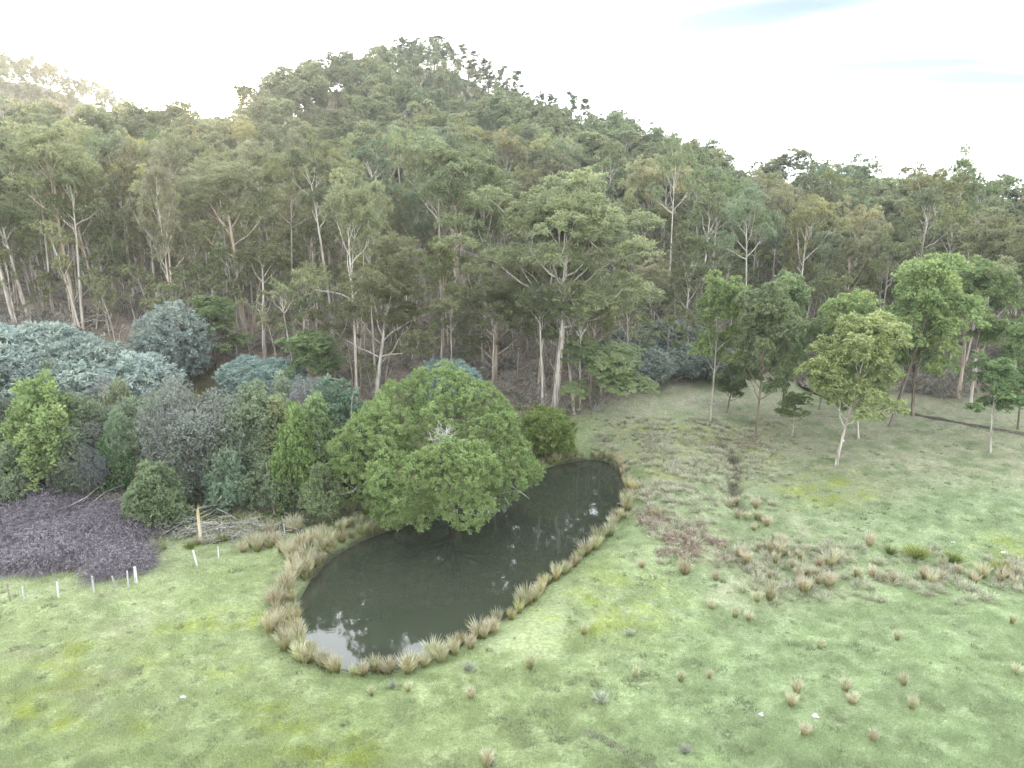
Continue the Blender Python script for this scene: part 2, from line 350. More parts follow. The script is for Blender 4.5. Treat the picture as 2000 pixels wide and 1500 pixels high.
# ------------------------------------------------------------------ ground and water
def axis(lo, f0, f1, hi, st, gr=1.07, mx=6.0):
    mid = list(np.arange(f0, f1 + 1e-6, st)); a = []; x = f0; s = st
    while x > lo: s = min(s * gr, mx); x -= s; a.append(max(x, lo))
    b = []; x = f1; s = st
    while x < hi: s = min(s * gr, mx); x += s; b.append(min(x, hi))
    return np.array(a[::-1] + mid + b)
GX = axis(-345, -46, 56, 305, .42); GY = axis(-60, 27, 82, 485, .42)
XX, YY = np.meshgrid(GX, GY); ZZ = height(XX, YY)
BRAM_PX = [(-200, 1000), (0, 978), (100, 962), (185, 990), (250, 1025), (292, 1060), (270, 1105), (150, 1118), (0, 1112), (-200, 1112)]
MOSS = [(470, 1215, 70, 18), (160, 1278, 80, 16), (190, 1308, 95, 22), (90, 1345, 100, 14), (50, 1385, 70, 18), (150, 1415, 50, 20), (225, 1410, 60, 22), (490, 1362, 26, 20), (532, 1392, 22, 18), (445, 1306, 34, 14),
        (520, 1480, 50, 18), (700, 1470, 30, 30), (650, 1395, 20, 14), (610, 1480, 60, 16), (1280, 905, 60, 22), (1395, 895, 28, 14), (1478, 890, 34, 20), (1340, 845, 110, 18), (1600, 950, 70, 26), (1640, 965, 60, 12),
        (1990, 1075, 60, 26), (1180, 1190, 90, 50), (560, 1420, 60, 12), (350, 1225, 50, 10)]
def ground_colour(x, y, z):
    """albedo of the sward, the forest litter and the bare soil"""
    sh = x.shape; x = x.ravel(); y = y.ravel(); z = z.ravel()
    u, v, f = project(x, y, z); ok = f > 5
    u = np.where(ok, u, -9999); v = np.where(ok, v, 9999)
    n1 = fbm(x / 7, y / 7, 40); n2 = fbm(x / 1.6, y / 1.2, 50, 3); n3 = fbm(x / 22, y / 22, 60, 3); n4 = vnoise(x / .6, y / .45, 70)
    pale = np.array([.262, .298, .162]); green = np.array([.234, .278, .138]); cool = np.array([.228, .280, .160])
    c = green[None] * np.ones((len(x), 1)); k = sst(.25, .75, n1 * .55 + n3 * .45)[:, None]
    c = c * (1 - k) + pale * k
    rt = sst(900, 1500, u)[:, None] * .65; c = c * (1 - rt) + (cool * (.82 + .36 * n2[:, None])) * rt
    c = c * (.86 + .28 * n2[:, None]) * (.90 + .2 * n4[:, None])
    far_r = (sst(1150, 1400, u) * sst(1120, 960, v))[:, None]
    c = c * (1 - .6 * far_r) + np.array([.185, .230, .125]) * (.75 + .5 * n2[:, None]) * far_r * .6
    # straw and bare pale patches at the left
    st = (sst(.55, .75, fbm(x / 5, y / 3, 80)) * sst(420, 100, u))[:, None] * .6; c = c * (1 - st) + np.array([.30, .285, .20]) * st
    # rank dry grass on the dam's back and towards the trees
    rank = sst(1130, 1220, u) * sst(1010, 930, v + (n1 - .5) * 120) * sst(.35, .6, n2 + .1)
    rank = np.maximum(rank, sst(1350, 1420, u) * sst(1780, 1500, u) * sst(1215, 1150, v) * sst(960, 1040, v) * sst(.36, .62, n2) * .8)[:, None]
    c = c * (1 - .7 * rank) + np.array([.30, .285, .205]) * (.8 + .4 * n4[:, None]) * .7 * rank
    mo = np.zeros(len(x))
    for (a, b, ra, rb) in MOSS: mo = np.maximum(mo, np.exp(-(((u - a) / ra / 1.25) ** 2 + ((v - b) / rb / 1.25) ** 2)))
    mo = (np.clip(mo * 1.5, 0, 1) * sst(.40, .66, n2 * .5 + n4 * .2 + fbm(x / .5, y / .35, 95, 2) * .3))[:, None] * .8; c = c * (1 - mo) + np.array([.215, .245, .050]) * (.85 + .3 * n4[:, None]) * mo
    dk = sst(.68, .80, fbm(x / 1.1, y / .8, 90, 2))[:, None] * .12; c = c * (1 - dk) + np.array([.10, .15, .075]) * dk
    # bracken slope, litter under the thicket, forest floor, mud
    br = sst(1.35, .3, np.hypot((u - 1325) / 85, (v - 1045 - (u - 1325) * .45) / 42) + (n2 - .5) * 1.6)[:, None] * .45; c = c * (1 - br) + np.array([.27, .22, .16]) * (.7 + .6 * n2[:, None]) * br
    th = sst(-14, 14, np.interp(u, [-400, 0, 300, 420, 560, 700, 800, 1060, 1100], [985, 980, 1040, 1010, 990, 985, 990, 900, 0]) + (n1 - .5) * 70 - v) * sst(1110, 1060, u)
    th = np.maximum(th, (inside(BRAM_PX, u, v)) * 1.0)[:, None]
    lit = np.array([.135, .125, .065]) * (.7 + .7 * n2[:, None]); lit = lit * (1 - sst(.5, .7, n1)[:, None] * .6) + np.array([.13, .165, .055]) * sst(.5, .7, n1)[:, None] * .6
    c = c * (1 - th) + lit * th
    fm = forest_mask(x, y, z, 40)[:, None]; ff = np.array([.235, .192, .155]) * (.65 + .7 * n2[:, None]); c = c * (1 - fm) + ff * fm
    gl = sst(1.1, .2, line_dist(GULLY, x, y) + (n2 - .5) * 1.3)[:, None] * .85; c = c * (1 - gl) + np.array([.085, .075, .055]) * gl
    d = shore_dist(x, y); md = sst(.75, .05, d + (n2 - .5) * .7)[:, None]; c = c * (1 - md) + np.array([.055, .052, .036]) * md
    ring = (sst(3.2, 1.2, d + (n1 - .5) * 2) * (1 - md[:, 0]))[:, None] * .45; c = c * (1 - ring) + np.array([.12, .16, .065]) * ring
    return np.clip(c, .01, .8).reshape(sh + (3,))
GC = ground_colour(XX, YY, ZZ)
nx, ny = len(GX), len(GY)
i = np.arange(ny - 1)[:, None] * nx + np.arange(nx - 1)[None]
gm = mesh_of('ground', np.stack([XX, YY, ZZ], -1).reshape(-1, 3), np.stack([i, i + 1, i + nx + 1, i + nx], -1).reshape(-1, 4), [], smooth=True)
ca = gm.attributes.new('sward', 'FLOAT_COLOR', 'POINT'); ca.data.foreach_set('color', np.concatenate([GC.reshape(-1, 3), np.ones((nx * ny, 1))], 1).astype(np.float32).ravel())
def ground_mat():
    m, n = new_mat('grass_and_litter'); A = n.nodes.new; K = n.links.new
    o = A('ShaderNodeOutputMaterial'); at = A('ShaderNodeAttribute'); at.attribute_name = 'sward'
    ge = A('ShaderNodeNewGeometry'); nz = A('ShaderNodeTexNoise'); K(ge.outputs['Position'], nz.inputs['Vector']); nz.inputs['Scale'].default_value = 3.2; nz.inputs['Detail'].default_value = 6; nz.inputs['Roughness'].default_value = .68
    mr = A('ShaderNodeMapRange'); K(nz.outputs[0], mr.inputs[0]); mr.inputs[1].default_value = .3; mr.inputs[2].default_value = .7; mr.inputs[3].default_value = .72; mr.inputs[4].default_value = 1.26
    mpf = A('ShaderNodeMapping'); K(ge.outputs['Position'], mpf.inputs[0]); mpf.inputs['Rotation'].default_value = (0, 0, .35); mpf.inputs['Scale'].default_value = (4.0, 9.0, 6.0)
    nf = A('ShaderNodeTexNoise'); K(mpf.outputs[0], nf.inputs['Vector']); nf.inputs['Scale'].default_value = 1.0; nf.inputs['Detail'].default_value = 4; nf.inputs['Roughness'].default_value = .7
    mf = A('ShaderNodeMapRange'); K(nf.outputs[0], mf.inputs[0]); mf.inputs[1].default_value = .32; mf.inputs[2].default_value = .66; mf.inputs[3].default_value = .66; mf.inputs[4].default_value = 1.24
    vo = A('ShaderNodeTexVoronoi'); K(ge.outputs['Position'], vo.inputs['Vector']); vo.inputs['Scale'].default_value = .62; vo.voronoi_dimensions = '2D'
    md_ = A('ShaderNodeMapRange'); K(vo.outputs['Distance'], md_.inputs[0]); md_.inputs[1].default_value = .03; md_.inputs[2].default_value = .08; md_.inputs[3].default_value = .38; md_.inputs[4].default_value = 1.0
    sp = A('ShaderNodeSeparateColor'); K(vo.outputs['Color'], sp.inputs[0]); gt = A('ShaderNodeMath'); gt.operation = 'GREATER_THAN'; K(sp.outputs[0], gt.inputs[0]); gt.inputs[1].default_value = .13
    mxx = A('ShaderNodeMath'); mxx.operation = 'MAXIMUM'; K(md_.outputs[0], mxx.inputs[0]); K(gt.outputs[0], mxx.inputs[1])
    m1 = A('ShaderNodeMath'); m1.operation = 'MULTIPLY'; K(mr.outputs[0], m1.inputs[0]); K(mf.outputs[0], m1.inputs[1]); m2 = A('ShaderNodeMath'); m2.operation = 'MULTIPLY'; K(m1.outputs[0], m2.inputs[0]); K(mxx.outputs[0], m2.inputs[1])
    sc = A('ShaderNodeVectorMath'); sc.operation = 'SCALE'; K(at.outputs['Color'], sc.inputs[0]); K(m2.outputs[0], sc.inputs['Scale'])
    b = A('ShaderNodeBsdfPrincipled'); K(sc.outputs[0], b.inputs['Base Color']); b.inputs['Roughness'].default_value = .9; b.inputs['Specular IOR Level'].default_value = .1
    bp = A('ShaderNodeBump'); bp.inputs['Strength'].default_value = .8; bp.inputs['Distance'].default_value = .12; K(nz.outputs[0], bp.inputs['Height']); K(bp.outputs[0], b.inputs['Normal'])
    K(b.outputs[0], o.inputs['Surface']); return m
gm.materials.append(ground_mat())
link('ground', gm, kind='structure')

def water_mat():
    m, n = new_mat('murky_water'); A = n.nodes.new; K = n.links.new
    o = A('ShaderNodeOutputMaterial'); b = A('ShaderNodeBsdfPrincipled'); ge = A('ShaderNodeNewGeometry')
    n1 = A('ShaderNodeTexNoise'); K(ge.outputs['Position'], n1.inputs['Vector']); n1.inputs['Scale'].default_value = .16; n1.inputs['Detail'].default_value = 3
    rp = A('ShaderNodeValToRGB'); K(n1.outputs[0], rp.inputs[0]); rp.color_ramp.elements[0].color = (.029, .036, .025, 1); rp.color_ramp.elements[1].color = (.041, .046, .032, 1)
    K(rp.outputs[0], b.inputs['Base Color']); b.inputs['Roughness'].default_value = .025; b.inputs['IOR'].default_value = 1.55; b.inputs['Specular IOR Level'].default_value = .5
    n2 = A('ShaderNodeTexNoise'); K(ge.outputs['Position'], n2.inputs['Vector']); n2.inputs['Scale'].default_value = 1.7; n2.inputs['Detail'].default_value = 3
    bp = A('ShaderNodeBump'); bp.inputs['Strength'].default_value = .05; bp.inputs['Distance'].default_value = .05; K(n2.outputs[0], bp.inputs['Height']); K(bp.outputs[0], b.inputs['Normal'])
    K(b.outputs[0], o.inputs['Surface']); return m
cc = SHORE.mean(0); wp = cc + (SHORE - cc) * 1.06
wm = bpy.data.meshes.new('pond_water'); wm.from_pydata([(p[0], p[1], 0.0) for p in wp], [], [list(range(len(wp)))]); wm.materials.append(water_mat())
link('pond_water', wm, kind='structure')

# ------------------------------------------------------------------ geometry-nodes scatter: one object of uncountable growth
def scatter(name, pts, sources, scale, rz, tilt=None, **kw):
    n = len(pts); me = bpy.data.meshes.new(name); me.vertices.add(n); me.vertices.foreach_set('co', np.asarray(pts, np.float32).ravel())
    g = np.random.default_rng(len(name) + n)
    a = me.attributes.new('pick', 'INT', 'POINT'); a.data.foreach_set('value', g.integers(0, len(sources), n).astype(np.int32))
    sc = np.asarray(scale, np.float32); sc = np.repeat(sc[:, None], 3, 1) if sc.ndim == 1 else sc
    a = me.attributes.new('size', 'FLOAT_VECTOR', 'POINT'); a.data.foreach_set('vector', sc.ravel())
    r = np.zeros((n, 3), np.float32); r[:, 2] = rz
    if tilt is not None: r[:, :2] = tilt
    a = me.attributes.new('turn', 'FLOAT_VECTOR', 'POINT'); a.data.foreach_set('vector', r.ravel())
    if 'sward' in kw:
        c = np.concatenate([kw.pop('sward'), np.ones((n, 1))], 1).astype(np.float32)
        a = me.attributes.new('sward', 'FLOAT_COLOR', 'POINT'); a.data.foreach_set('color', c.ravel())
    ng = bpy.data.node_groups.new(name, 'GeometryNodeTree')
    ng.interface.new_socket('Geometry', in_out='INPUT', socket_type='NodeSocketGeometry'); ng.interface.new_socket('Geometry', in_out='OUTPUT', socket_type='NodeSocketGeometry')
    A = ng.nodes.new; K = ng.links.new
    gi = A('NodeGroupInput'); go = A('NodeGroupOutput'); jn = A('GeometryNodeJoinGeometry')
    for s in reversed(sources):
        oi = A('GeometryNodeObjectInfo'); oi.inputs['Object'].default_value = s; ti = A('GeometryNodeGeometryToInstance'); K(oi.outputs['Geometry'], ti.inputs[0]); K(ti.outputs[0], jn.inputs[0])
    ip = A('GeometryNodeInstanceOnPoints'); K(gi.outputs[0], ip.inputs['Points']); K(jn.outputs[0], ip.inputs['Instance']); ip.inputs['Pick Instance'].default_value = True
    def named(nm, dt):
        q = A('GeometryNodeInputNamedAttribute'); q.data_type = dt; q.inputs['Name'].default_value = nm; return q.outputs['Attribute']
    K(named('pick', 'INT'), ip.inputs['Instance Index']); K(named('size', 'FLOAT_VECTOR'), ip.inputs['Scale'])
    er = A('FunctionNodeEulerToRotation'); K(named('turn', 'FLOAT_VECTOR'), er.inputs[0]); K(er.outputs[0], ip.inputs['Rotation'])
    K(ip.outputs[0], go.inputs[0])
    o = link(name, me, kind='stuff', **kw); o.modifiers.new('scatter', 'NODES').node_group = ng
    return o
def source(name, me): return bpy.data.objects.new(name, me)

# ------------------------------------------------------------------ tree builders (each returns trunk mesh, crown mesh, height, half width)
def curve(p, d, length, n, g, up=.25, wob=.12):
    P = [np.array(p, float)]; d = unit(np.array(d, float)); s = length / n
    for k in range(n):
        d = unit(d + np.array([0, 0, up / n]) + g.normal(size=3) * wob / math.sqrt(n) * 1.2); P.append(P[-1] + d * s)
    return np.array(P), d
def gum(seed, H=24., cb=.42, spread=5., r0=.3, limbs=10, top=.80, domes=1.0, per=20, leafL=.38, leafW=.15, ang=(22, 52), fork=0, skew=(0, 0), flat=.88, dome_r=(.34, .54), mats=(None, None), drop=.3, dead=0, kids=3, sub_n=6.4):
    g = np.random.default_rng(seed); tb, cbuf = Buf(), Buf()
    P, d = curve((0, 0, -.4), (skew[0] * .25, skew[1] * .25, 1), H * top, 12, g, up=.05, wob=.06)
    f = np.linspace(0, 1, len(P)); R = r0 * (1.0 - .68 * f) * (1 + .35 * np.exp(-f * 28)); tube(tb, P, R, 8)
    ends = []
    def sub(p, dirv, ln, r, depth):
        Q, dd = curve(p, dirv, ln, 5, g, up=.35, wob=.28); tube(tb, Q, np.linspace(r, r * .42, len(Q)), 5 if depth == 0 else 4)
        if depth >= 1: ends.append((Q[-1], dd, ln)); return
        for q in range(kids if g.random() < .6 else max(kids - 1, 1)):
            j = len(Q) - 1 if q == 0 else int(g.integers(2, len(Q)))
            az_ = g.uniform(0, 6.28); s = unit(dd * .8 + np.array([math.cos(az_), math.sin(az_), .25]) * .75); sub(Q[j], s, ln * g.uniform(.38, .62), r * .5, depth + 1)
        ends.append((Q[-1], dd, ln * .5))
    for k in range(limbs):
        h = cb / top + (1 - cb / top) * (k + g.uniform(0, .8)) / limbs; h = min(h, .995); j = h * (len(P) - 1); a = int(j); p = P[a] + (P[min(a + 1, len(P) - 1)] - P[a]) * (j - a)
        az = k * 2.4 + g.uniform(-.5, .5); q = (h * top - cb) / max(top - cb, .01); an = math.radians(ang[1] + (ang[0] - ang[1]) * q + g.uniform(-8, 8))
        prof = (.62 + .55 * math.sin(math.pi * min(.25 + .62 * q, 1))) * g.uniform(.78, 1.15)
        dv = np.array([math.sin(an) * math.cos(az) + skew[0] * .35, math.sin(an) * math.sin(az) + skew[1] * .35, math.cos(an)])
        sub(p, dv, spread * .86 * prof, r0 * (.42 - .2 * q), 0)
    for q in range(3): sub(P[-1], np.array([g.normal() * .45, g.normal() * .45, 1.]), H * (1 - top) * .55, r0 * .26, 1)
    for q in range(dead):
        h = g.uniform(.45, .75) * cb / top; j = int(h * 11); az = g.uniform(0, 6.28); Q, _ = curve(P[j], (math.cos(az), math.sin(az), .35), g.uniform(1.5, 3.5), 5, g, .5, .4); tube(tb, Q, np.linspace(r0 * .16, .02, 6), 4)
    cs, os, rr, ts = [], [], [], []
    for (e, dd, ln) in ends:
        if g.random() > domes: continue
        Rd = spread * g.uniform(*dome_r) * .66; n = max(5, int(sub_n * Rd * Rd + 5)); v = unit(g.normal(size=(n, 3)) + np.array([0, 0, .8])); v[:, 2] = np.where(v[:, 2] < -.1, -v[:, 2] * .6, v[:, 2])
        c = e + v * Rd * np.array([1, 1, flat]) * g.uniform(.72, 1.05, (n, 1)); cs.append(c); os.append(v); rr.append(np.full(n, .26 + .13 * Rd) * g.uniform(.8, 1.2, n)); ts.append(np.clip(g.normal(.5, .16) + g.uniform(-.28, .28, n), 0, 1))
    cs = np.concatenate(cs); os = np.concatenate(os); rr = np.concatenate(rr); ts = np.concatenate(ts)
    clump_leaves(cbuf, cs, os, per, rr, leafL, leafW, g, drop, ts)
    V = np.concatenate(cbuf.V); hw = float(np.percentile(np.hypot(V[:, 0] - V[:, 0].mean(), V[:, 1] - V[:, 1].mean()), 93)); ht = float(V[:, 2].max())
    return tb, cbuf, ht, hw, float(V[:, 0].mean())
def lobed(seed, H, lobes, per=30, tufts=14.0, rad=.3, leafL=.3, leafW=.1, trunk=.16, droop=0., inner=.25, stems=1, k_t=None, spread=1.0, out=.4, cull=False):
    """a shrub or young tree: stems carrying ellipsoid lobes (x,y,z,rx,ry,rz) covered with leafy tufts"""
    g = np.random.default_rng(seed); tb, cb = Buf(), Buf()
    lob = np.array(lobes, float); cs, os, ts = [], [], []
    for s in range(stems):
        a = g.uniform(0, 6.28); P, d = curve((.25 * s * math.cos(a), .25 * s * math.sin(a), -.3), (g.normal() * .04 + .12 * s * math.cos(a), g.normal() * .04 + .12 * s * math.sin(a), 1), H * .86, 9, g, .1, .05)
        tube(tb, P, np.linspace(trunk, trunk * .22, 10), 6)
        if s == 0: P0 = P
    for li, (x, y, z, rx, ry, rz) in enumerate(lob):
        j = int(np.clip((z - .45 * rz) / (H * .86) * 9, 1, 7)); p = P0[j]; e = np.array([x, y, z]); m = (p + e) / 2 + np.array([0, 0, -.1 * rz])
        if not cull or li < 14: tube(tb, np.array([p, m, e]), [trunk * .45, trunk * .3, trunk * .1], 4)
        for q in range(0 if cull else 3):
            e2 = e + unit(g.normal(size=3)) * np.array([rx, ry, rz]) * .7; tube(tb, np.array([m, (m + e2) / 2 + g.normal(size=3) * .1, e2]), [trunk * .22, trunk * .15, trunk * .05], 4)
        area = 4 * math.pi * ((rx * ry) ** 1.6 / 3 + (rx * rz) ** 1.6 / 3 + (ry * rz) ** 1.6 / 3) ** (1 / 1.6)
        n = max(6, int(area * tufts)); v = unit(g.normal(size=(n, 3)) + np.array([0, 0, .25])); r = np.where(g.random(n) < inner, g.uniform(.35, .85, n), g.uniform(.85, 1.08, n))
        bump = 1 + .16 * np.sin(v[:, 0] * 7 + x * 3) * np.sin(v[:, 1] * 6 + 1 + y) * np.sin(v[:, 2] * 7 + 2 + z)
        cs.append(e + v * np.array([rx, ry, rz]) * (r * bump)[:, None]); os.append(v); ts.append(np.clip(g.normal(.5, .13) + g.uniform(-.3, .3, n), 0, 1))
    cs = np.concatenate(cs); os = np.concatenate(os); ts = np.concatenate(ts)
    keep = cs[:, 2] > .1
    if cull:
        for (x, y, z, rx, ry, rz) in lob: keep &= (((cs - np.array([x, y, z])) / np.array([rx, ry, rz])) ** 2).sum(1) > .72
    cs, os, ts = cs[keep], os[keep], ts[keep]
    o2 = unit(os + np.array([0, 0, out])); n = len(cs)
    clump_leaves(cb, cs, o2, per, rad * g.uniform(.75, 1.25, n), leafL, leafW, g, droop, ts, spread=spread)
    V = np.concatenate(cb.V); hw = float(np.percentile(np.abs(V[:, 0]), 97)); return tb, cb, float(np.percentile(V[:, 2], 99.7)), hw, 0.0
def bare(seed, H, r0=.12, depth=4, spread=.55, up=.2, lean=(0, 0), k=3):
    g = np.random.default_rng(seed); tb = Buf()
    def rec(p, d, ln, r, dep):
        Q, dd = curve(p, d, ln, 5, g, up, .22); tube(tb, Q, np.linspace(r, max(r * .5, .008), 6), 5 if dep > 2 else 3)
        if dep == 0: return
        for q in range(k if dep > 1 else k + 1):
            j = 5 if q == 0 else int(g.integers(2, 6)); rec(Q[j], unit(dd + g.normal(size=3) * spread), ln * g.uniform(.5, .72), max(r * .52, .010), dep - 1)
    rec((0, 0, -.3), (lean[0], lean[1], 1), H * .42, r0, depth); return tb
def egg(seed, H, hw, z0=.12, n=9, cone=.0):
    """lobes that fill an upright crown"""
    g = np.random.default_rng(seed); o = []
    for k in range(n):
        q = (k + .5) / n; z = H * (z0 + (1 - z0) * q * .93); w = hw * (math.sin(math.pi * min(.18 + .78 * q, 1)) ** (.7)) * (1 - cone * q); a = k * 2.4 + g.uniform(-.4, .4); r = w * g.uniform(.42, .58)
        o.append((math.cos(a) * (w - r) * .95, math.sin(a) * (w - r) * .95, z, r, r, min(r * g.uniform(.8, 1.05), H * .2)))
    o.append((0, 0, H * (z0 + (1 - z0) * .45), hw * .5, hw * .5, H * (1 - z0) * .40)); return o

def plumes(seed, H, hw, n=16, z0=.1, sp=1.0):
    g = np.random.default_rng(seed); o = []
    for k in range(n):
        a = k * 2.4 + g.uniform(-.5, .5); q = math.sqrt((k + .5) / n); R = hw * .8 * q; top = H * (1 - .42 * q ** 2) * g.uniform(.82, 1.0); rz = H * g.uniform(.13, .24) * sp; rx = hw * g.uniform(.20, .34)
        o.append((math.cos(a) * R, math.sin(a) * R, top - rz, rx, rx, rz))
        if q > .35: o.append((math.cos(a + .5) * R * 1.02, math.sin(a + .5) * R * 1.02, H * (z0 + (.42 - .1 * q) * g.uniform(.2, 1.)), rx * 1.2, rx * 1.2, rz * .9))
    return o
PROTO = {}
def proto(key, built, bark, leaf):
    tb, cb, ht, hw, cx = built
    PROTO[key] = (tb.mesh('trunk', bark, True), cb.mesh('crown', leaf) if cb is not None else None, ht, hw, cx)
for k, a in enumerate((dict(H=25, cb=.50, spread=5.0, limbs=8), dict(H=27, cb=.58, spread=4.0, limbs=7), dict(H=24, cb=.46, spread=5.8, limbs=8, ang=(30, 60)), dict(H=26, cb=.60, spread=5.0, limbs=7, ang=(30, 66)),
                       dict(H=22, cb=.45, spread=4.6, limbs=9), dict(H=25, cb=.50, spread=5.6, limbs=9, domes=.8, dead=3), dict(H=24, cb=.62, spread=3.8, limbs=6, dead=2), dict(H=26, cb=.36, spread=5.2, limbs=12, domes=.85, skew=(.2, 0)))):
    proto('gum%d' % k, gum(100 + k, r0=.27, **a), M_BARK if k % 4 else M_BARKP, M_GUM)
proto('giant', gum(201, H=30, cb=.40, spread=8.2, r0=.40, limbs=17, per=34, skew=(.16, -.05), leafL=.36, leafW=.14, dead=3, dome_r=(.30, .48), flat=.9, ang=(25, 68)), M_BARK, M_GUM)
proto('spreading', gum(202, H=20, cb=.34, spread=7.6, r0=.34, limbs=12, per=34, ang=(22, 60), flat=.65, leafL=.36, leafW=.14, dome_r=(.30, .46)), M_BARK, M_GUM)
proto('peeling', gum(203, H=14, cb=.18, spread=5.2, r0=.40, limbs=12, per=18, ang=(22, 55), domes=.55, dead=2), M_BARKP, M_GUM)
for k in range(4):
    proto('column%d' % k, gum(300 + k, H=15, cb=.22, spread=1.9, r0=.17, limbs=15, top=.92, per=16, leafL=.45, leafW=.2, ang=(45, 75), dome_r=(.4, .6)), M_BARKB, M_GUM)
for k, a in enumerate((dict(cb=.30, spread=3.9, limbs=19), dict(cb=.34, spread=3.5, limbs=17), dict(cb=.40, spread=3.4, limbs=14), dict(cb=.26, spread=3.6, limbs=18))):
    proto('young%d' % k, gum(400 + k, H=15, top=.93, r0=.17, ang=(20, 64), kids=2, per=30, sub_n=12., dome_r=(.42, .68), flat=1.0, leafL=.36, leafW=.15, drop=.4, dead=2, **a), M_BARKB if k % 2 else M_BARK, M_YOUNG)
for k, (H, hw) in enumerate(((5.5, 3.6), (5.0, 3.2), (6.5, 3.0))):
    proto('wattle%d' % k, lobed(500 + k, H, egg(510 + k, H, hw, .18, 24, .0), per=16, tufts=4.6, rad=.32, leafL=.34, leafW=.10, trunk=.12, droop=.15, inner=.25, stems=3), M_BARKB, M_BLUE)
for k, (H, hw) in enumerate(((8, 2.6), (8.5, 2.3), (7, 2.8), (9, 2.6))):
    proto('thicket%d' % k, lobed(600 + k, H, plumes(610 + k, H, hw, 15), per=15, tufts=4.6, rad=.32, leafL=.27, leafW=.13, trunk=.11, inner=.35, stems=2, out=1.3), M_BARK, M_GREEN)
for k in range(2):
    proto('poplar%d' % k, lobed(650 + k, 9, plumes(660 + k, 9, 2.5, 14, .16, 1.1), per=15, tufts=4.6, rad=.30, leafL=.26, leafW=.15, trunk=.13, inner=.35, stems=2, out=1.6), M_BARK, M_BRIGHT)
    proto('greyleaf%d' % k, lobed(670 + k, 9, plumes(680 + k, 9, 2.8, 12, .38, .9), per=9, tufts=4.0, rad=.40, leafL=.22, leafW=.09, trunk=.13, inner=.4, stems=2, out=.6), M_BARK, M_GREY)
    proto('cone%d' % k, lobed(690 + k, 5.2, plumes(695 + k, 5.2, 1.75, 16, .04, 1.15), per=18, tufts=8, rad=.22, leafL=.26, leafW=.10, trunk=.08, inner=.2, out=1.5), M_BARKB, M_BRIGHT)
for k in range(3): proto('bare%d' % k, (bare(720 + k, 7.5, .11, 5, .6), None, 7.0, 2.6, 0.0), M_DEAD, None)

COUNT = {}
def plant(key, loc, name, label, cat, group=None, sc=(1, 1, 1), rz=0., tilt=(0, 0), col=None):
    t, c, ht, hw, cx = PROTO[key]
    o = thing(name, tuple(loc), label, cat, group, rz, sc); o.rotation_euler = Euler((tilt[1], tilt[0], rz), 'ZYX')
    a = link('trunk', t, o)
    if c is not None:
        b = link('crown', c, o)
        if col is not None: b.color = (*col, 1)
    return o
HERO = []
def plant_px(key, ub, vb, ut, vt, hw, name, label, cat, group=None, rz=None, col=None, zoff=0., fixed_y=None):
    p = ground_px(ub, vb) if fixed_y is None else at_y(ub, vb, fixed_y); p[2] = float(height(np.array([p[0]]), np.array([p[1]]))[0])
    _, _, f = project(*p); a, b, _ = slopes(ut, vt); H = CAM_Z + b * p[1] - p[2]; xt = a * p[1]
    W = hw * f / FPX; t, c, ht, phw, cx = PROTO[key]
    r = (rng.uniform(0, 6.28) if rz is None else rz)
    s = (W / phw, W / phw, H / ht); dx = xt - p[0]
    HERO.append((p[0], p[1]))
    return plant(key, p, name, label, cat, group, s, r, (math.atan2(dx, H) * .8, 0), col)

# ------------------------------------------------------------------ the gums one can single out
G = 'gum_tree'
plant_px('giant', 1082, 803, 1080, 330, 172, G, 'largest gum tree, tall pale trunk beside the round bush, broad crown to the right', 'gum tree', rz=0)
plant_px('spreading', 735, 792, 745, 462, 128, G, 'wide spreading gum with low forking pale limbs left of the round bush', 'gum tree', rz=.6)
plant_px('gum2', 697, 788, 668, 305, 88, G, 'tall straight white trunked gum with umbrella crown, left of the spreading gum', 'gum tree')
plant_px('gum3', 866, 695, 855, 240, 74, G, 'left of two close white trunked gums rising behind the round bush', 'gum tree', 'pair of white trunks behind the bush')
plant_px('gum0', 884, 697, 905, 262, 72, G, 'right of two close white trunked gums rising behind the round bush', 'gum tree', 'pair of white trunks behind the bush')
plant_px('peeling', 965, 742, 978, 515, 88, G, 'short multi stemmed gum with orange peeling bark and sparse leaves', 'gum tree')
plant_px('gum5', 1120, 806, 1165, 560, 82, G, 'leaning gum just right of the largest gum, crown tipping right', 'gum tree')
plant_px('gum6', 1060, 792, 1035, 560, 40, G, 'thin leaning gum close to the left of the largest gum', 'gum tree')
plant_px('gum4', 1152, 790, 1160, 540, 45, G, 'thin upright gum behind the leaning gum at the paddock edge', 'gum tree')
plant_px('young2', 1172, 790, 1235, 655, 78, G, 'low dark green gum leaning right over the black hollow log', 'gum tree')
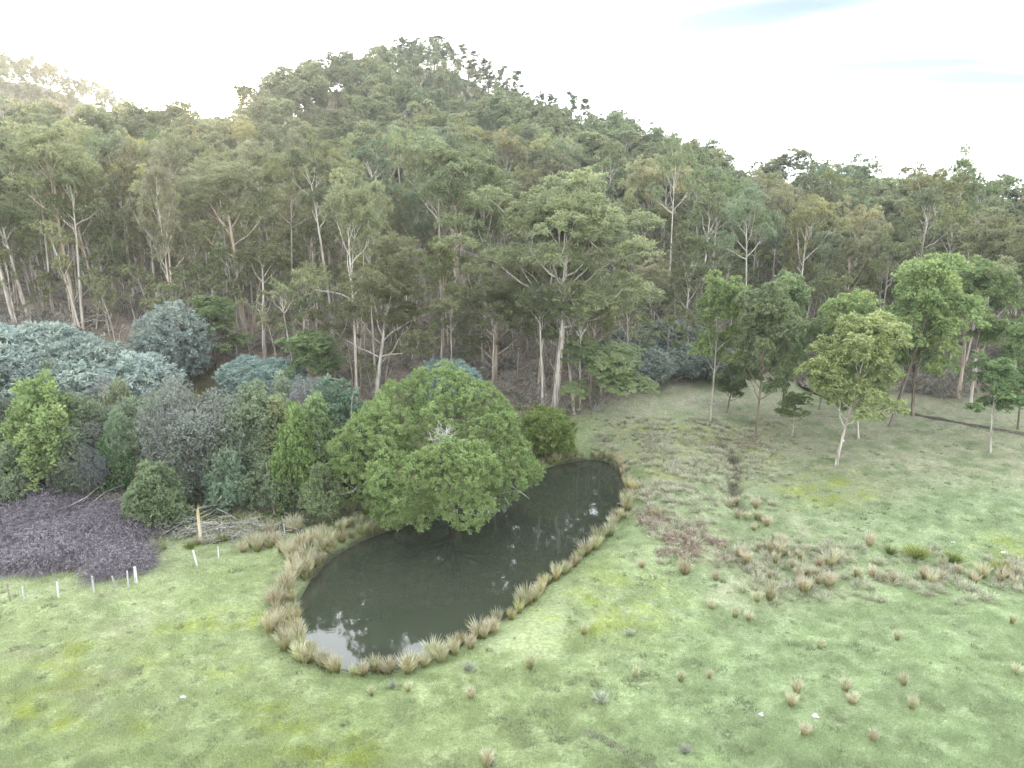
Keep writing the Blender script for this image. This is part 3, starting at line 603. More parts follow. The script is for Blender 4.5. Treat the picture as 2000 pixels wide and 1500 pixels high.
for (key, ub, vb, ut, vt, hw, lb) in (
    ('gum1', 30, 636, 8, 262, 70, 'orange barked gum at the left edge of the forest'),
    ('gum6', 58, 628, 50, 395, 52, 'short lower crowned gum second from the left forest edge'),
    ('gum3', 106, 622, 72, 250, 60, 'grey trunked gum third among the tall left trunks'),
    ('gum0', 150, 646, 105, 218, 66, 'slanting pale gum in the left stand above the silver wattles'),
    ('gum1', 163, 650, 130, 320, 48, 'slim gum close beside the slanting pale gum in the left stand'),
    ('gum4', 197, 632, 168, 300, 58, 'straight pale gum at the right of the left stand'),
    ('gum7', 207, 604, 205, 252, 62, 'gum with brown trunk just behind the straight pale gum'),
    ('gum2', 275, 560, 262, 262, 70, 'gum set back with broad flat crown above the grey snag'),
    ('gum5', 346, 612, 330, 232, 66, 'pale gum behind the round silver wattle'),
    ('gum7', 368, 616, 352, 425, 56, 'half height branching gum behind the round silver wattle'),
    ('gum0', 480, 668, 462, 300, 74, 'thick grey trunked gum above the blue green wattle'),
    ('gum4', 492, 664, 512, 480, 46, 'half height gum hugging the thick grey trunked gum'),
    ('gum6', 518, 700, 520, 470, 46, 'thin brown stemmed gum above the blue green wattle'),
    ('young1', 425, 732, 410, 575, 58, 'dark leafy small gum on the brown slope left of the blue green wattle'),
    ('gum2', 620, 640, 600, 395, 76, 'gum with long bent left limb above the spreading gum'),
    ('gum5', 600, 690, 575, 520, 50, 'crooked dead topped gum left of the tall white trunk'),
    ('young0', 620, 770, 600, 640, 55, 'small yellow green gum low on the slope left of the white trunk'),
    ('gum3', 1302, 622, 1312, 255, 46, 'slim gum with small high crown standing clear of the skyline right of centre'),
    ('gum7', 1306, 655, 1395, 520, 44, 'bare white gum leaning right out of the blue wattle scrub'),
    ('gum5', 1445, 590, 1545, 455, 60, 'pair of leaning limbs gum sloping to the right in the right forest'),
    ('gum0', 1640, 600, 1660, 372, 60, 'tall pale gum behind the young gums in the right forest'),
    ('gum3', 1745, 520, 1752, 345, 55, 'white trunked gum far behind the young gums'),
    ('gum2', 1840, 745, 1832, 398, 86, 'tall white trunked gum with broad crown right of the young gums'),
    ('gum4', 1870, 778, 1888, 492, 68, 'brown trunked gum just right of the tall white trunked gum'),
    ('gum1', 1968, 690, 1992, 405, 66, 'white gum with forked top at the right edge'),
    ('gum3', 1592, 520, 1590, 308, 36, 'skyline gum with tiered tufts standing alone in the gap on the right'),
    ('gum1', 130, 520, 128, 192, 50, 'umbrella crowned gum topping the left skyline')):
    plant_px(key, ub, vb, ut, vt, hw, G, lb, 'gum tree')
for (key, ub, vb, ut, vt, hw, lb, c) in (
    ('young0', 1633, 908, 1672, 606, 78, 'young gum with pale trunk standing farthest out in the right paddock', (1.12, 1.1, 1)),
    ('young1', 1472, 864, 1488, 545, 62, 'dark green young gum by the head of the gully', (.85, .9, .95)),
    ('young2', 1386, 824, 1408, 522, 50, 'bright topped young gum with thin stem, left of the young stand', (1.15, 1.15, .95)),
    ('young3', 1420, 806, 1440, 690, 34, 'small dark sapling between the two left young gums', (.8, .85, .9)),
    ('young3', 1528, 812, 1560, 528, 58, 'round topped young gum behind the dark green young gum', (1, 1, 1)),
    ('young2', 1547, 852, 1568, 765, 30, 'thin low sapling with drooping side branch', (.9, .95, .9)),
    ('young0', 1676, 856, 1668, 562, 62, 'young gum half hidden behind the farthest out young gum', (1.1, 1.05, .9)),
    ('young1', 1738, 834, 1712, 484, 78, 'tallest of the young gums, broad pointed crown', (1.05, 1.08, .95)),
    ('young3', 1782, 812, 1775, 502, 62, 'young gum at the right flank of the tallest young gum', (1, 1.02, .95)),
    ('young2', 1895, 796, 1886, 494, 62, 'loose crowned young gum right of the white trunk', (.95, .95, .9)),
    ('young2', 1934, 884, 1946, 688, 46, 'small gum on a thin stem by the dark track', (.95, 1, .95)),
    ('young3', 1988, 838, 1988, 620, 44, 'small gum at the right edge above the dark track', (.95, 1, .9)),
    ('young1', 1600, 800, 1602, 600, 48, 'darker young gum in the middle of the young stand', (.85, .9, .9))):
    plant_px(key, ub, vb, ut, vt, hw, 'young_gum', lb, 'gum tree', 'young gums at the paddock edge', col=c)
for k, (u, vt, vb) in enumerate(((905, 84, 150), (930, 96, 165), (955, 112, 180), (984, 126, 195), (1008, 136, 212), (1052, 178, 232), (1082, 180, 244), (1112, 176, 252), (1146, 190, 262), (780, 70, 130), (848, 64, 130), (815, 72, 130), (680, 98, 150), (600, 115, 170))):
    D = float(np.interp(u, [600, 680, 780, 850, 940, 1000, 1060, 1150], [308, 328, 343, 348, 336, 317, 297, 267]))
    plant_px('column%d' % (k % 4), u, vb, u + 2, vt, 15 if k < 9 else 19, G, 'slender feathery gum silhouetted along the hilltop skyline', 'gum tree', 'skyline gums on the hilltop', fixed_y=D)
N_HERO = len(HERO)

# ------------------------------------------------------------------ the forest behind them
def forest_points(step_near, step_far, seed, pad=0):
    g = np.random.default_rng(seed); P = []; y = 82.0
    while y < 455:
        s = np.interp(y, [80, 160, 260, 440], [step_near, step_near * 1.02, step_far, step_far * 1.15]); x = -.80 * y - 14
        while x < .78 * y + 14: P.append((x + g.uniform(-.48, .48) * s, y + g.uniform(-.48, .48) * s)); x += s
        y += s
    P = np.array(P); z = height(P[:, 0], P[:, 1]); u, v, f = project(P[:, 0], P[:, 1], z)
    ok = (u > -170) & (u < 2170) & (np.interp(u, EDGE_U, EDGE_V) + (fbm(P[:, 0] / 4, P[:, 1] / 4, 21) - .5) * 40 - v > pad)
    return np.c_[P, z][ok], g
def seen(P, H):
    """drop trees wholly hidden behind the crest of the hill"""
    keep = np.ones(len(P), bool); el = (P[:, 2] + H - CAM_Z) / P[:, 1]
    t = np.linspace(.3, .97, 40); X = P[:, 0, None] * t; Y = P[:, 1, None] * t
    g = height(X, Y); mx_ = ((g + 5 - CAM_Z) / Y).max(1); return el > mx_ + .004
FP, g = forest_points(6.4, 4.9, 11)
Hs = np.interp(FP[:, 1], [80, 140, 220, 290, 330, 420], [23, 22, 18.5, 14, 11.5, 13]) * g.uniform(.62, 1.24, len(FP))
dens = np.interp(FP[:, 1], [80, 150, 430], [.74, .90, 1.0]); m = (g.random(len(FP)) < dens) & seen(FP, Hs)
HP = np.array(HERO)
ut_, vt_, _ = project(FP[:, 0], FP[:, 1], FP[:, 2] + Hs); gapm = np.abs(ut_ - 420) < 42
Hs = np.where(gapm, np.minimum(Hs, CAM_Z + slopes(420, 232)[1] * FP[:, 1] - FP[:, 2]), Hs); m &= Hs > 5
Hs = np.where((ut_ > 885) & (ut_ < 1185) & (FP[:, 1] > 250), Hs * .72, Hs); Hs = np.where((ut_ > 1440) & (FP[:, 1] > 150), Hs * np.where(g.random(len(FP)) < .22, 1.12, .78), Hs)
open_ = (ut_ > 1090) & (ut_ < 1345) & (FP[:, 1] < 132); Hs = np.where(open_, Hs * .62, Hs); m &= ~open_ | (g.random(len(FP)) < .45)
m &= (np.hypot(FP[:, 0, None] - HP[None, :, 0], FP[:, 1, None] - HP[None, :, 1]).min(1) > 2.6)
FP, Hs = FP[m], Hs[m]
# nearest to the camera and widest in view first: those are built as things
order = np.argsort(-Hs / np.hypot(FP[:, 0], FP[:, 1])); FP, Hs = FP[order], Hs[order]
NI = 296 - N_HERO
ANCH = [(30, 'orange barked gum at the forest edge', 100), (150, 'slanting pale gum', 100), (205, 'straight pale gum of the left stand', 103), (335, 'round silver wattle', 100), (480, 'thick grey trunked gum', 100), (610, 'gum with the long bent limb', 104),
        (690, 'tall white trunked gum', 83), (740, 'spreading gum', 82), (870, 'pair of white trunks', 100), (968, 'orange peeling gum', 90), (1080, 'largest gum', 83), (1165, 'low dark green gum', 88), (1305, 'white leaning gum', 115), (1400, 'bright topped young gum', 84), (1480, 'dark green young gum', 78),
        (1560, 'round topped young gum', 86), (1640, 'paddock gum', 90), (1710, 'tallest young gum', 85), (1775, 'flank of the young stand', 88), (1840, 'broad white trunked gum', 103), (1890, 'loose crowned young gum', 100), (1975, 'white fork topped gum', 105)]
LOOK = ['rounded crowned', 'high crowned', 'broad umbrella crowned', 'long trunked', 'compact', 'ragged half bare', 'thin topped', 'deep crowned']
for q in range(min(NI, len(FP))):
    x, y, z = FP[q]; u = project(x, y, z)[0]; k = int(g.integers(0, 8)); t, c, ht, hw, cx = PROTO['gum%d' % k]
    an = min(ANCH, key=lambda t_: abs(t_[0] - u) + .3 * abs(t_[2] - y)); far_ = y - an[2]
    dep = 'just behind' if far_ < 16 else ('some way uphill of' if far_ < 36 else 'far uphill of')
    lr = '' if abs(u - an[0]) < 22 else (' and left of' if u < an[0] else ' and right of')
    dep = dep if not lr else dep.replace(' of', '')
    lb = '%s gum %s%s the %s' % (LOOK[k], dep, lr, an[1])
    if len(lb.split()) > 16: lb = lb.replace('some way ', '').replace('broad ', '').replace('long ', '').replace('half bare ', '').replace('at the forest edge', '').strip()
    s = Hs[q] / ht; ws = s * g.uniform(.62, 1.0)
    c_ = np.array([1, 1, 1.]) * g.uniform(.80, 1.2) * np.array([g.uniform(.90, 1.12), 1, g.uniform(.8, 1.2)])
    plant('gum%d' % k, (x, y, z), G, lb, 'gum tree', 'gums of the hill forest', (ws, ws, s), g.uniform(0, 6.28), (g.normal() * .03, g.normal() * .03), c_)
SRC = []
for k, a in enumerate((dict(H=20, cb=.42, spread=4.6), dict(H=21, cb=.5, spread=4.0), dict(H=19, cb=.38, spread=4.8), dict(H=20, cb=.5, spread=4.4, domes=.8), dict(H=20, cb=.3, spread=3.2), dict(H=20, cb=.45, spread=5.0, ang=(35, 68)))):
    tb, cbf, ht, hw, cx = gum(800 + k, r0=.22, limbs=8, per=13, sub_n=7., leafL=.52, leafW=.22, **a)
    b = Buf(); b.V = tb.V + cbf.V; off = tb.n; b.F = tb.F + [f + off for f in cbf.F]; b.T = tb.T + cbf.T; b.M = tb.M + [mm + 1 for mm in cbf.M]
    SRC.append(source('forest_source_%d' % k, b.mesh('forest_source', [M_BARK, M_GUM])))
R_ = slice(min(NI, len(FP)), None); n = len(FP[R_]); ub_ = project(FP[R_][:, 0], FP[R_][:, 1], FP[R_][:, 2])[0]
w_ = (Hs[R_] / 20.)[:, None] * np.c_[np.ones(n), np.ones(n), np.ones(n)] * (np.interp(FP[R_][:, 1], [150, 230, 320], [1.1, 1.0, .82])[:, None] * np.repeat(g.uniform(.8, 1.3, n)[:, None], 3, 1)) ** np.array([[1, 1, 0]])
scatter('gum_forest', FP[R_] - np.array([0, 0, .3]), SRC, w_, g.uniform(0, 6.28, n), g.normal(0, .03, (n, 2)), label='mass of gum trees covering the hill up to the skyline')
print('forest', len(FP), 'things', min(NI, len(FP)))
# middle storey: slender saplings and poles between the trunks
MP, g = forest_points(3.9, 7.5, 23, -6); m = (MP[:, 1] < 260); MP = MP[m]; MP = MP[g.random(len(MP)) < .75]
SAP = []
for k in range(5):
    tb, cbf, ht, hw, cx = gum(830 + k, H=11, cb=(.35, .5, .7, .25, .6)[k], spread=(2.2, 1.8, 1.4, 2.4, 2.0)[k], r0=.13, limbs=7, per=13, leafL=.42, leafW=.17, domes=(.7, .5, .25, .6, .35)[k], kids=2, dead=4)
    b = Buf(); b.V = tb.V + cbf.V; off = tb.n; b.F = tb.F + [f + off for f in cbf.F]; b.T = tb.T + cbf.T; b.M = tb.M + [mm + 1 for mm in cbf.M]
    SAP.append(source('sapling_source_%d' % k, b.mesh('sapling_source', [M_BARK, M_GUM])))
n = len(MP); s = g.uniform(.45, 1.25, n)
scatter('forest_saplings', MP - np.array([0, 0, .2]), SAP, np.c_[s, s, s * g.uniform(.9, 1.3, n)], g.uniform(0, 6.28, n), g.normal(0, .07, (n, 2)), label='thin gum saplings and poles between the forest trunks')
# scrub on the forest floor
UP, g = forest_points(2.3, 6.0, 37, -14); UP = UP[UP[:, 1] < 230]; UP = UP[(fbm(UP[:, 0] / 12, UP[:, 1] / 12, 77) + g.uniform(-.2, .2, len(UP))) > .38]
SCR = []
for k in range(5):
    b = Buf(); gg = np.random.default_rng(840 + k)
    for q in range(26):
        a = gg.uniform(0, 6.28); P, _ = curve((gg.normal() * .15, gg.normal() * .15, 0), (math.cos(a) * .7, math.sin(a) * .7, 1), gg.uniform(.8, 1.9), 4, gg, -.3, .35); tube(b, P, np.linspace(.022, .008, 5), 3, gg.uniform(0, 1), 0)
    c_ = gg.normal(size=(46, 3)) * np.array([.65, .65, .35]) + np.array([0, 0, .8]); c_[:, 2] = np.abs(c_[:, 2])
    clump_leaves(b, c_, unit(gg.normal(size=(46, 3)) + np.array([0, 0, .5])), 12 if k < 3 else 7, .24, .24, .10, gg, .2, None, 1)
    SCR.append(source('scrub_source_%d' % k, b.mesh('scrub_source', [M_DEAD, M_SCRUB])))
n = len(UP); scatter('forest_scrub', UP, SCR, g.uniform(.6, 1.7, n), g.uniform(0, 6.28, n), label='grey brown scrub and dead sticks on the forest floor')

# ------------------------------------------------------------------ silver wattles
B_ = 'silver_wattle'
for (k, u, vb, vt, hw, lb, gr) in (
    (0, 20, 800, 640, 95, 'silver wattle at the far left under the tall gums', None), (1, 95, 775, 636, 85, 'silver wattle at the foot of the orange barked gum', None), (0, 172, 790, 662, 80, 'silver wattle below the slanting pale gum', None),
    (1, 70, 835, 692, 90, 'front left silver wattle behind the bright poplar like tree', None), (0, 150, 842, 712, 88, 'silver wattle in the middle front of the left patch', None), (2, 232, 778, 688, 58, 'small silver wattle beside the fallen logs', None),
    (1, 268, 815, 694, 72, 'silver wattle at the right end of the left patch', None), (2, 345, 752, 594, 58, 'tall round silver wattle standing alone on the brown slope', None), (2, 490, 780, 698, 46, 'left half of the blue green wattle pair on the slope', None),
    (0, 540, 790, 702, 56, 'right half of the blue green wattle pair on the slope', None), (0, 872, 800, 706, 62, 'blue grey wattle peeping over the round bush', None), (1, 600, 820, 745, 46, 'low dark wattle with bare sticks left of the white trunk', None),
    (0, 1225, 716, 646, 52, 'a', 1), (1, 1300, 700, 628, 56, 'a', 1), (0, 1372, 720, 640, 48, 'a', 1), (1, 1262, 748, 682, 46, 'a', 1), (2, 1402, 742, 676, 38, 'a', 1), (0, 1340, 735, 668, 46, 'a', 1), (1, 430, 560, 500, 60, 'b', 2), (0, 470, 580, 520, 50, 'b', 2)):
    if gr == 1: lb = 'blue grey wattle in the scrub patch below the white leaning gum'
    if gr == 2: lb = 'blue grey wattle deep in the forest left of the thick grey trunk'
    plant_px('wattle%d' % k, u, vb, u, vt, hw, B_, lb, 'wattle', {1: 'wattles below the leaning gum', 2: 'wattles deep in the left forest'}.get(gr, 'silver wattles on the left slope'), col=((.90, .86, .82) if gr else (.92, 1.02, 1.02) if 'blue' in lb else None))

# ------------------------------------------------------------------ thicket left of the pond
for (key, u, vb, ut, vt, hw, name, lb, c) in (
    ('thicket1', 8, 935, 14, 730, 52, 'thicket_tree', 'dull green thicket tree at the left picture edge', (.95, .95, 1.05)),
    ('poplar0', 92, 966, 78, 742, 66, 'poplar_tree', 'bright yellow green poplar like tree with twin pale stems', (1.1, 1.1, .95)),
    ('thicket0', 20, 985, 30, 865, 44, 'thicket_tree', 'low green shrub left of the twin stems', None),
    ('thicket2', 168, 935, 160, 762, 62, 'thicket_tree', 'dark green tree right behind the bright poplar like tree', (.85, .9, .85)),
    ('greyleaf1', 214, 940, 218, 800, 44, 'grey_leaved_tree', 'grey leaved shrub between two dark green trees', None),
    ('cone1', 140, 945, 138, 852, 32, 'conical_shrub', 'small green cone shrub beside the twin stems', (.9, .95, .9)),
    ('cone0', 238, 958, 236, 840, 40, 'conical_shrub', 'emerald cone shrub behind the foremost one', (.75, .84, .78)),
    ('cone1', 309, 1030, 304, 906, 46, 'conical_shrub', 'foremost green cone shrub beside the pile of cut branches', (.88, .80, .92)),
    ('thicket3', 270, 930, 268, 782, 54, 'thicket_tree', 'green tree behind the emerald cone shrub', None),
    ('thicket0', 325, 945, 318, 770, 62, 'thicket_tree', 'full green tree behind the foremost cone shrub', (.95, .95, .95)),
    ('greyleaf0', 362, 968, 345, 742, 66, 'grey_leaved_tree', 'pale grey leaved tree with a slim straight trunk', None),
    ('greyleaf1', 412, 975, 402, 768, 72, 'grey_leaved_tree', 'pale grey leaved tree with a forked yellowish trunk', None),
    ('thicket2', 470, 975, 462, 800, 60, 'thicket_tree', 'grey green tree right of the forked trunk', (1, 1, 1.1)),
    ('thicket0', 452, 1000, 446, 888, 44, 'thicket_tree', 'grey green shrub overhung by bare grey twigs', (1, 1.05, 1.1)),
    ('thicket1', 505, 965, 498, 752, 56, 'thicket_tree', 'tall green tree with ragged top, middle of the thicket', (1.05, 1.05, 1)),
    ('thicket3', 560, 965, 552, 778, 62, 'thicket_tree', 'broad yellowish green tree left of the slender bright one', (1.08, 1.02, .8)),
    ('poplar1', 583, 1008, 571, 792, 40, 'poplar_tree', 'slender bright green tree with pointed top', (.95, 1.1, .85)),
    ('thicket2', 540, 1005, 538, 890, 52, 'thicket_tree', 'dark shrub at the thicket foot above the sedges', (.8, .85, .8)),
    ('poplar1', 625, 985, 610, 772, 48, 'poplar_tree', 'light green tree with clumped top beside the dark conifer like tree', None),
    ('thicket1', 660, 955, 650, 742, 66, 'thicket_tree', 'tall blue green tree with spiky tops beside the round bush', (.85, .95, 1.0)),
    ('thicket2', 692, 985, 690, 830, 48, 'thicket_tree', 'dark tree against the left of the round bush', (.75, .8, .8)),
    ('thicket0', 636, 1020, 634, 905, 38, 'thicket_tree', 'small leafy tree with twin white stems at the sedge edge', (1.1, 1.1, .9)),
    ('thicket3', 415, 945, 410, 850, 40, 'thicket_tree', 'dark green shrub behind the forked trunk', (.8, .9, .8)),
    ('thicket1', 230, 880, 225, 760, 50, 'thicket_tree', 'dark shrub below the silver wattles', (.75, .8, .75)),
    ('thicket0', 600, 905, 596, 800, 50, 'thicket_tree', 'green shrub behind the slender bright tree', (.9, .95, .9)),
    ('thicket3', 455, 895, 450, 775, 52, 'thicket_tree', 'grey green tree behind the thicket right of the forked trunk', (.95, .95, 1)),
    ('thicket2', 60, 900, 55, 770, 50, 'thicket_tree', 'dark green tree behind the bright poplar like tree', (.8, .85, .8)),
    ('bare0', 372, 965, 345, 820, 55, 'bare_tree', 'bare grey tree with fine twigs behind the slim trunk', None),
    ('bare1', 470, 985, 455, 900, 45, 'bare_tree', 'bleached bare twiggy tree bending right in the thicket', None),
    ('bare2', 625, 1000, 615, 850, 34, 'bare_tree', 'bare grey twigs above the small twin stemmed tree', None),
    ('bare1', 185, 935, 190, 820, 40, 'bare_tree', 'bare grey bush left of the emerald cone shrub', None)):
    plant_px(key, u, vb, ut, vt, hw, name, lb, 'tree' if 'shrub' not in name else 'shrub', 'trees of the thicket left of the pond', col=c)

g = np.random.default_rng(99)
for k in range(64):
    u = g.uniform(-20, 700); v = np.interp(u, [0, 300, 450, 700], [900, 940, 955, 960]) + g.uniform(-75, 45); hgt = g.uniform(75, 165)
    key = ('thicket0', 'thicket1', 'thicket2', 'thicket3', 'greyleaf0', 'bare1', 'bare0', 'greyleaf1')[int(g.integers(0, 8))]
    lk = 'bare grey twiggy shrub' if key[0] == 'b' else ('pale grey leaved shrub' if key[0] == 'g' else 'dull green shrub')
    lk += ' low' if hgt < 105 else (' of middling height' if hgt < 138 else ' tall as a tree')
    wh = ' behind the bramble patch' if u < 170 else (' behind the foremost cone shrub' if u < 330 else (' near the forked pale trunk' if u < 480 else (' below the slender bright tree' if u < 600 else ' beside the huge round bush')))
    plant_px(key, u, v, u + g.normal() * 6, v - hgt, g.uniform(26, 44), 'thicket_shrub', lk + ' in the thicket' + wh, 'shrub', 'understorey shrubs of the thicket', col=np.array([g.uniform(.9, 1.12), 1, g.uniform(.9, 1.15)]) * g.uniform(.8, 1.25))

# ------------------------------------------------------------------ big round bush over the water, and its small neighbour
def lobe(u, v, y, rx, ry, rz): p = at_y(u, v, y); return [p[0], p[1], p[2], rx, ry, rz]
LB = np.array([lobe(880, 842, 63.2, 5.9, 4.6, 4.4), lobe(725, 872, 59.5, 3.0, 2.8, 3.5), lobe(788, 948, 55.6, 3.0, 2.5, 2.9), lobe(884, 922, 55.4, 3.7, 2.6, 2.8), lobe(908, 992, 54.2, 2.3, 1.8, 1.8),
               lobe(985, 915, 60, 2.5, 2.6, 2.8), lobe(1036, 922, 61.5, 1.1, 1.2, 1.3), lobe(960, 850, 62, 2.6, 3, 3.2), lobe(800, 800, 64, 3.0, 3.0, 3.0), lobe(820, 1000, 55.8, 1.5, 1.4, 1.3), lobe(760, 985, 57.5, 2.0, 1.8, 1.9),
               lobe(860, 760, 64, 2.6, 2.6, 2.0), lobe(930, 790, 63, 2.8, 2.8, 2.4), lobe(700, 930, 60, 2.0, 2.2, 2.4)])
base = np.array([-5.4, 61.0]); bz = float(height(np.array([base[0]]), np.array([base[1]]))[0])
LB[:, 0] -= base[0]; LB[:, 1] -= base[1]; LB[:, 2] -= bz
_g = np.random.default_rng(3); EX = []
for (x, y, z, rx, ry, rz) in LB[:12]:
    for q in range(44 if rx > 3.5 else 20):
        d = unit(_g.normal(size=3) + np.array([0, -.45, .40])); r = (.22 if rx > 3.5 else .30) * min(rx, rz) * _g.uniform(.7, 1.3); EX.append([x + d[0] * rx * .92, y + d[1] * ry * .92, z + d[2] * rz * .92, r, r, r * .85])
LB = np.concatenate([LB * np.array([1, 1, 1, .88, .88, .88]), np.array(EX)])
tb, cbf, *_ = lobed(900, 9.5, LB, per=30, tufts=4.6, rad=.27, leafL=.24, leafW=.09, trunk=.42, droop=-.15, inner=.04, spread=1.3, out=.9, cull=True)
bush = thing('round_bush', (base[0], base[1], bz), 'huge dense round green bush overhanging the pond', 'bush')
link('trunk', tb.mesh('trunk', M_BARKB, True), bush); bc = link('crown', cbf.mesh('crown', M_PINE), bush); bc.color = (1.30, 1.38, 1.22, 1)
dt = Buf(); g = np.random.default_rng(5); p0 = at_y(866, 858, 56.3) - np.array([base[0], base[1], bz])
for q in range(70):
    a = unit(g.normal(size=3) * np.array([1, .6, .8]) + np.array([0, -.3, .3])); P, _ = curve(p0 + g.normal(size=3) * .35, a, g.uniform(.7, 1.7), 4, g, 0, .4); tube(dt, P, np.linspace(.022, .009, 5), 3)
link('dead_twigs', dt.mesh('dead_twigs', M_DEAD), bush, label='patch of dead grey twigs in the bush')
db = Buf()
for (u0, v0, u1, v1) in ((975, 965, 1010, 958), (1000, 950, 1035, 975), (985, 970, 1000, 985), (700, 950, 665, 965), (705, 960, 672, 940)):
    a = at_y(u0, v0, 58.5) - np.array([base[0], base[1], bz]); b = at_y(u1, v1, 57.5) - np.array([base[0], base[1], bz]); tube(db, np.array([a, (a + b) / 2 + g.normal(size=3) * .15, b]), [.05, .035, .015], 4)
link('bare_branch', db.mesh('bare_branch', M_DEAD), bush)
PR = lobed(910, 5.2, [(0, 0, 3.3, 1.9, 1.9, 1.8), (-.9, -.3, 2.2, 1.3, 1.3, 1.3), (1.0, -.2, 2.0, 1.5, 1.4, 1.4), (.2, -.5, 4.0, 1.2, 1.2, 1.0), (1.4, .1, 1.3, 1.1, 1, 1)], per=24, tufts=5.5, rad=.32, leafL=.3, leafW=.09, trunk=.14, droop=0, inner=.15, spread=1.2, out=.9)
proto('small_round', PR, M_BARKB, M_PINE)
plant_px('small_round', 1066, 897, 1062, 795, 50, 'small_bush', 'small yellow green bush right of the huge round bush', 'bush', rz=.2, col=(1.08, 1.05, .78))

# ------------------------------------------------------------------ sedges, rushes and rank grass
def sedge(seed, n=120, Lr=(.75, 1.35), r=.16, fan=.55, w=.035, green=0.):
    g = np.random.default_rng(seed); b = Buf()
    for q in range(n):
        a = g.uniform(0, 6.28); rr = r * math.sqrt(g.random()); f = fan * g.uniform(.05, 1) ; L_ = g.uniform(*Lr)
        d = np.array([math.cos(a) * f, math.sin(a) * f, 1.]); P = [np.array([math.cos(a) * rr, math.sin(a) * rr, -.05])]
        for s in range(3):
            d = unit(d + np.array([math.cos(a), math.sin(a), -.55]) * (.05 + .09 * s) * g.uniform(.3, 1.5)); P.append(P[-1] + d * L_ / 3)
        P = np.array(P); sd = unit(np.cross(unit(P[-1] - P[0]), g.normal(size=3))) * w * .5
        wd = np.array([.8, 1, .75, .18])[:, None]; V = np.stack([P + sd * wd, P - sd * wd], 1).reshape(-1, 3)
        tt = np.array([.12, .48, .82]) + g.uniform(-.15, .15)
        b.add(V, [[0, 1, 3, 2], [2, 3, 5, 4], [4, 5, 7, 6]], np.clip(tt, 0, 1))
    return b
SEDGE = [sedge(1000 + k, 130 + 12 * k, (.8, 1.3 + .06 * k), .15 + .02 * k, (.18, .26, .22, .16, .34, .20)[k]).mesh('sedge_tussock', M_SEDGE) for k in range(6)]
RUSH = [sedge(1050 + k, 170, (.7, 1.1), .22, .9, .04).mesh('green_rush', M_TUFTG) for k in range(2)]
g = np.random.default_rng(12)
def tuss(x, y, label, group, sc=None, meshes=SEDGE, name='sedge_tussock', cat='tussock', col=None):
    z = float(height(np.array([x]), np.array([y]))[0]); me = meshes[int(g.integers(0, len(meshes)))]
    o = link(name, me, None, label=label, category=cat)
    if group: o['group'] = group
    s = (g.uniform(.75, 1.2) if sc is None else sc); o.location = (x, y, max(z, -.05)); o.rotation_euler = (g.normal() * .08, g.normal() * .08, g.uniform(0, 6.28)); o.scale = (s * g.uniform(.9, 1.15), s * g.uniform(.9, 1.15), s)
    c = np.array([1, 1, 1]) * g.uniform(.88, 1.1) if col is None else col; o.color = (*c, 1); return o
# fringe along the water: walk the shoreline
per = np.r_[0, np.cumsum(np.hypot(*(np.roll(SHORE, -1, 0) - SHORE).T))]; ring_ = np.r_[SHORE, SHORE[:1]]
t = 0.
while t < per[-1]:
    x = np.interp(t, per, ring_[:, 0]); y = np.interp(t, per, ring_[:, 1]); x2 = np.interp((t + .3) % per[-1], per, ring_[:, 0]); y2 = np.interp((t + .3) % per[-1], per, ring_[:, 1])
    tx, ty = x2 - x, y2 - y; l = math.hypot(tx, ty) + 1e-9; nx_, ny_ = ty / l, -tx / l
    if shore_dist(np.array([x + nx_]), np.array([y + ny_]))[0] < 0: nx_, ny_ = -nx_, -ny_
    u, v, _ = project(x, y, 0.)
    side = None
    if u > 950 and v > 945: side = ('tan sedge tussock in the row along the right bank of the pond', 'sedge row along the right bank'); st = .58
    elif v > 1225: side = ('tan sedge tussock in the row round the near end of the pond', 'sedge row round the near end'); st = .45
    elif u < 800 and v > 1035: side = ('tan sedge tussock on the left shore of the pond', 'sedges on the left shore'); st = .95
    elif u > 1045 and v < 945: side = ('short tan sedge at the far end of the pond', 'sedges at the far end'); st = .75
    else: st = 1.0
    if side and 'right bank' in side[0]: side = (side[0] + (', nearest stretch' if v > 1180 else (', middle stretch' if v > 1060 else ', farthest stretch')), side[1])
    if side and 'near end' in side[0]: side = (side[0] + (', left corner' if u < 640 else (', at the tip' if u < 770 else ', right corner')), side[1])
    if side and g.random() > .05 and not (side[0].startswith('tan sedge tussock on the left') and g.random() < .12) and g.random() > .06:
        d = g.uniform(.10, .8); s = g.uniform(.52, 1.2) * (.8 if 'far end' in side[0] else .92); tuss(x + nx_ * d, y + ny_ * d, side[0], side[1], s, col=np.array([g.uniform(.90, 1.04), 1., g.uniform(.80, 1.05)]) * g.uniform(.82, 1.08))
        if 'near end' in side[0] and g.random() < .45: d = g.uniform(.7, 1.3); tuss(x + nx_ * d, y + ny_ * d, side[0], side[1], g.uniform(.7, 1.05))
    t += st * g.uniform(.75, 1.3)
LEFT = [(445, 1075), (480, 1060), (560, 1030), (660, 1000), (760, 985), (780, 1015), (700, 1040), (640, 1075), (600, 1120), (575, 1150), (560, 1110), (520, 1090), (450, 1090)]
LEFT2 = [(545, 1120), (610, 1090), (625, 1105), (585, 1160), (570, 1240), (560, 1285), (520, 1240), (530, 1180)]
k = 0
while k < 62:
    P = LEFT if k < 46 else LEFT2; u, v = g.uniform(430, 790), g.uniform(980, 1290)
    if not inside(P, np.array([u]), np.array([v]))[0]: continue
    p = ground_px(u, v)
    if shore_dist(p[:1], p[1:2])[0] < .4: continue
    tuss(p[0], p[1], 'tan sedge tussock in the rough stand between thicket and pond' if k < 46 else 'tan sedge tussock on the strip outside the left shore', 'sedges between thicket and pond' if k < 46 else 'sedges outside the left shore', g.uniform(.8, 1.35)); k += 1
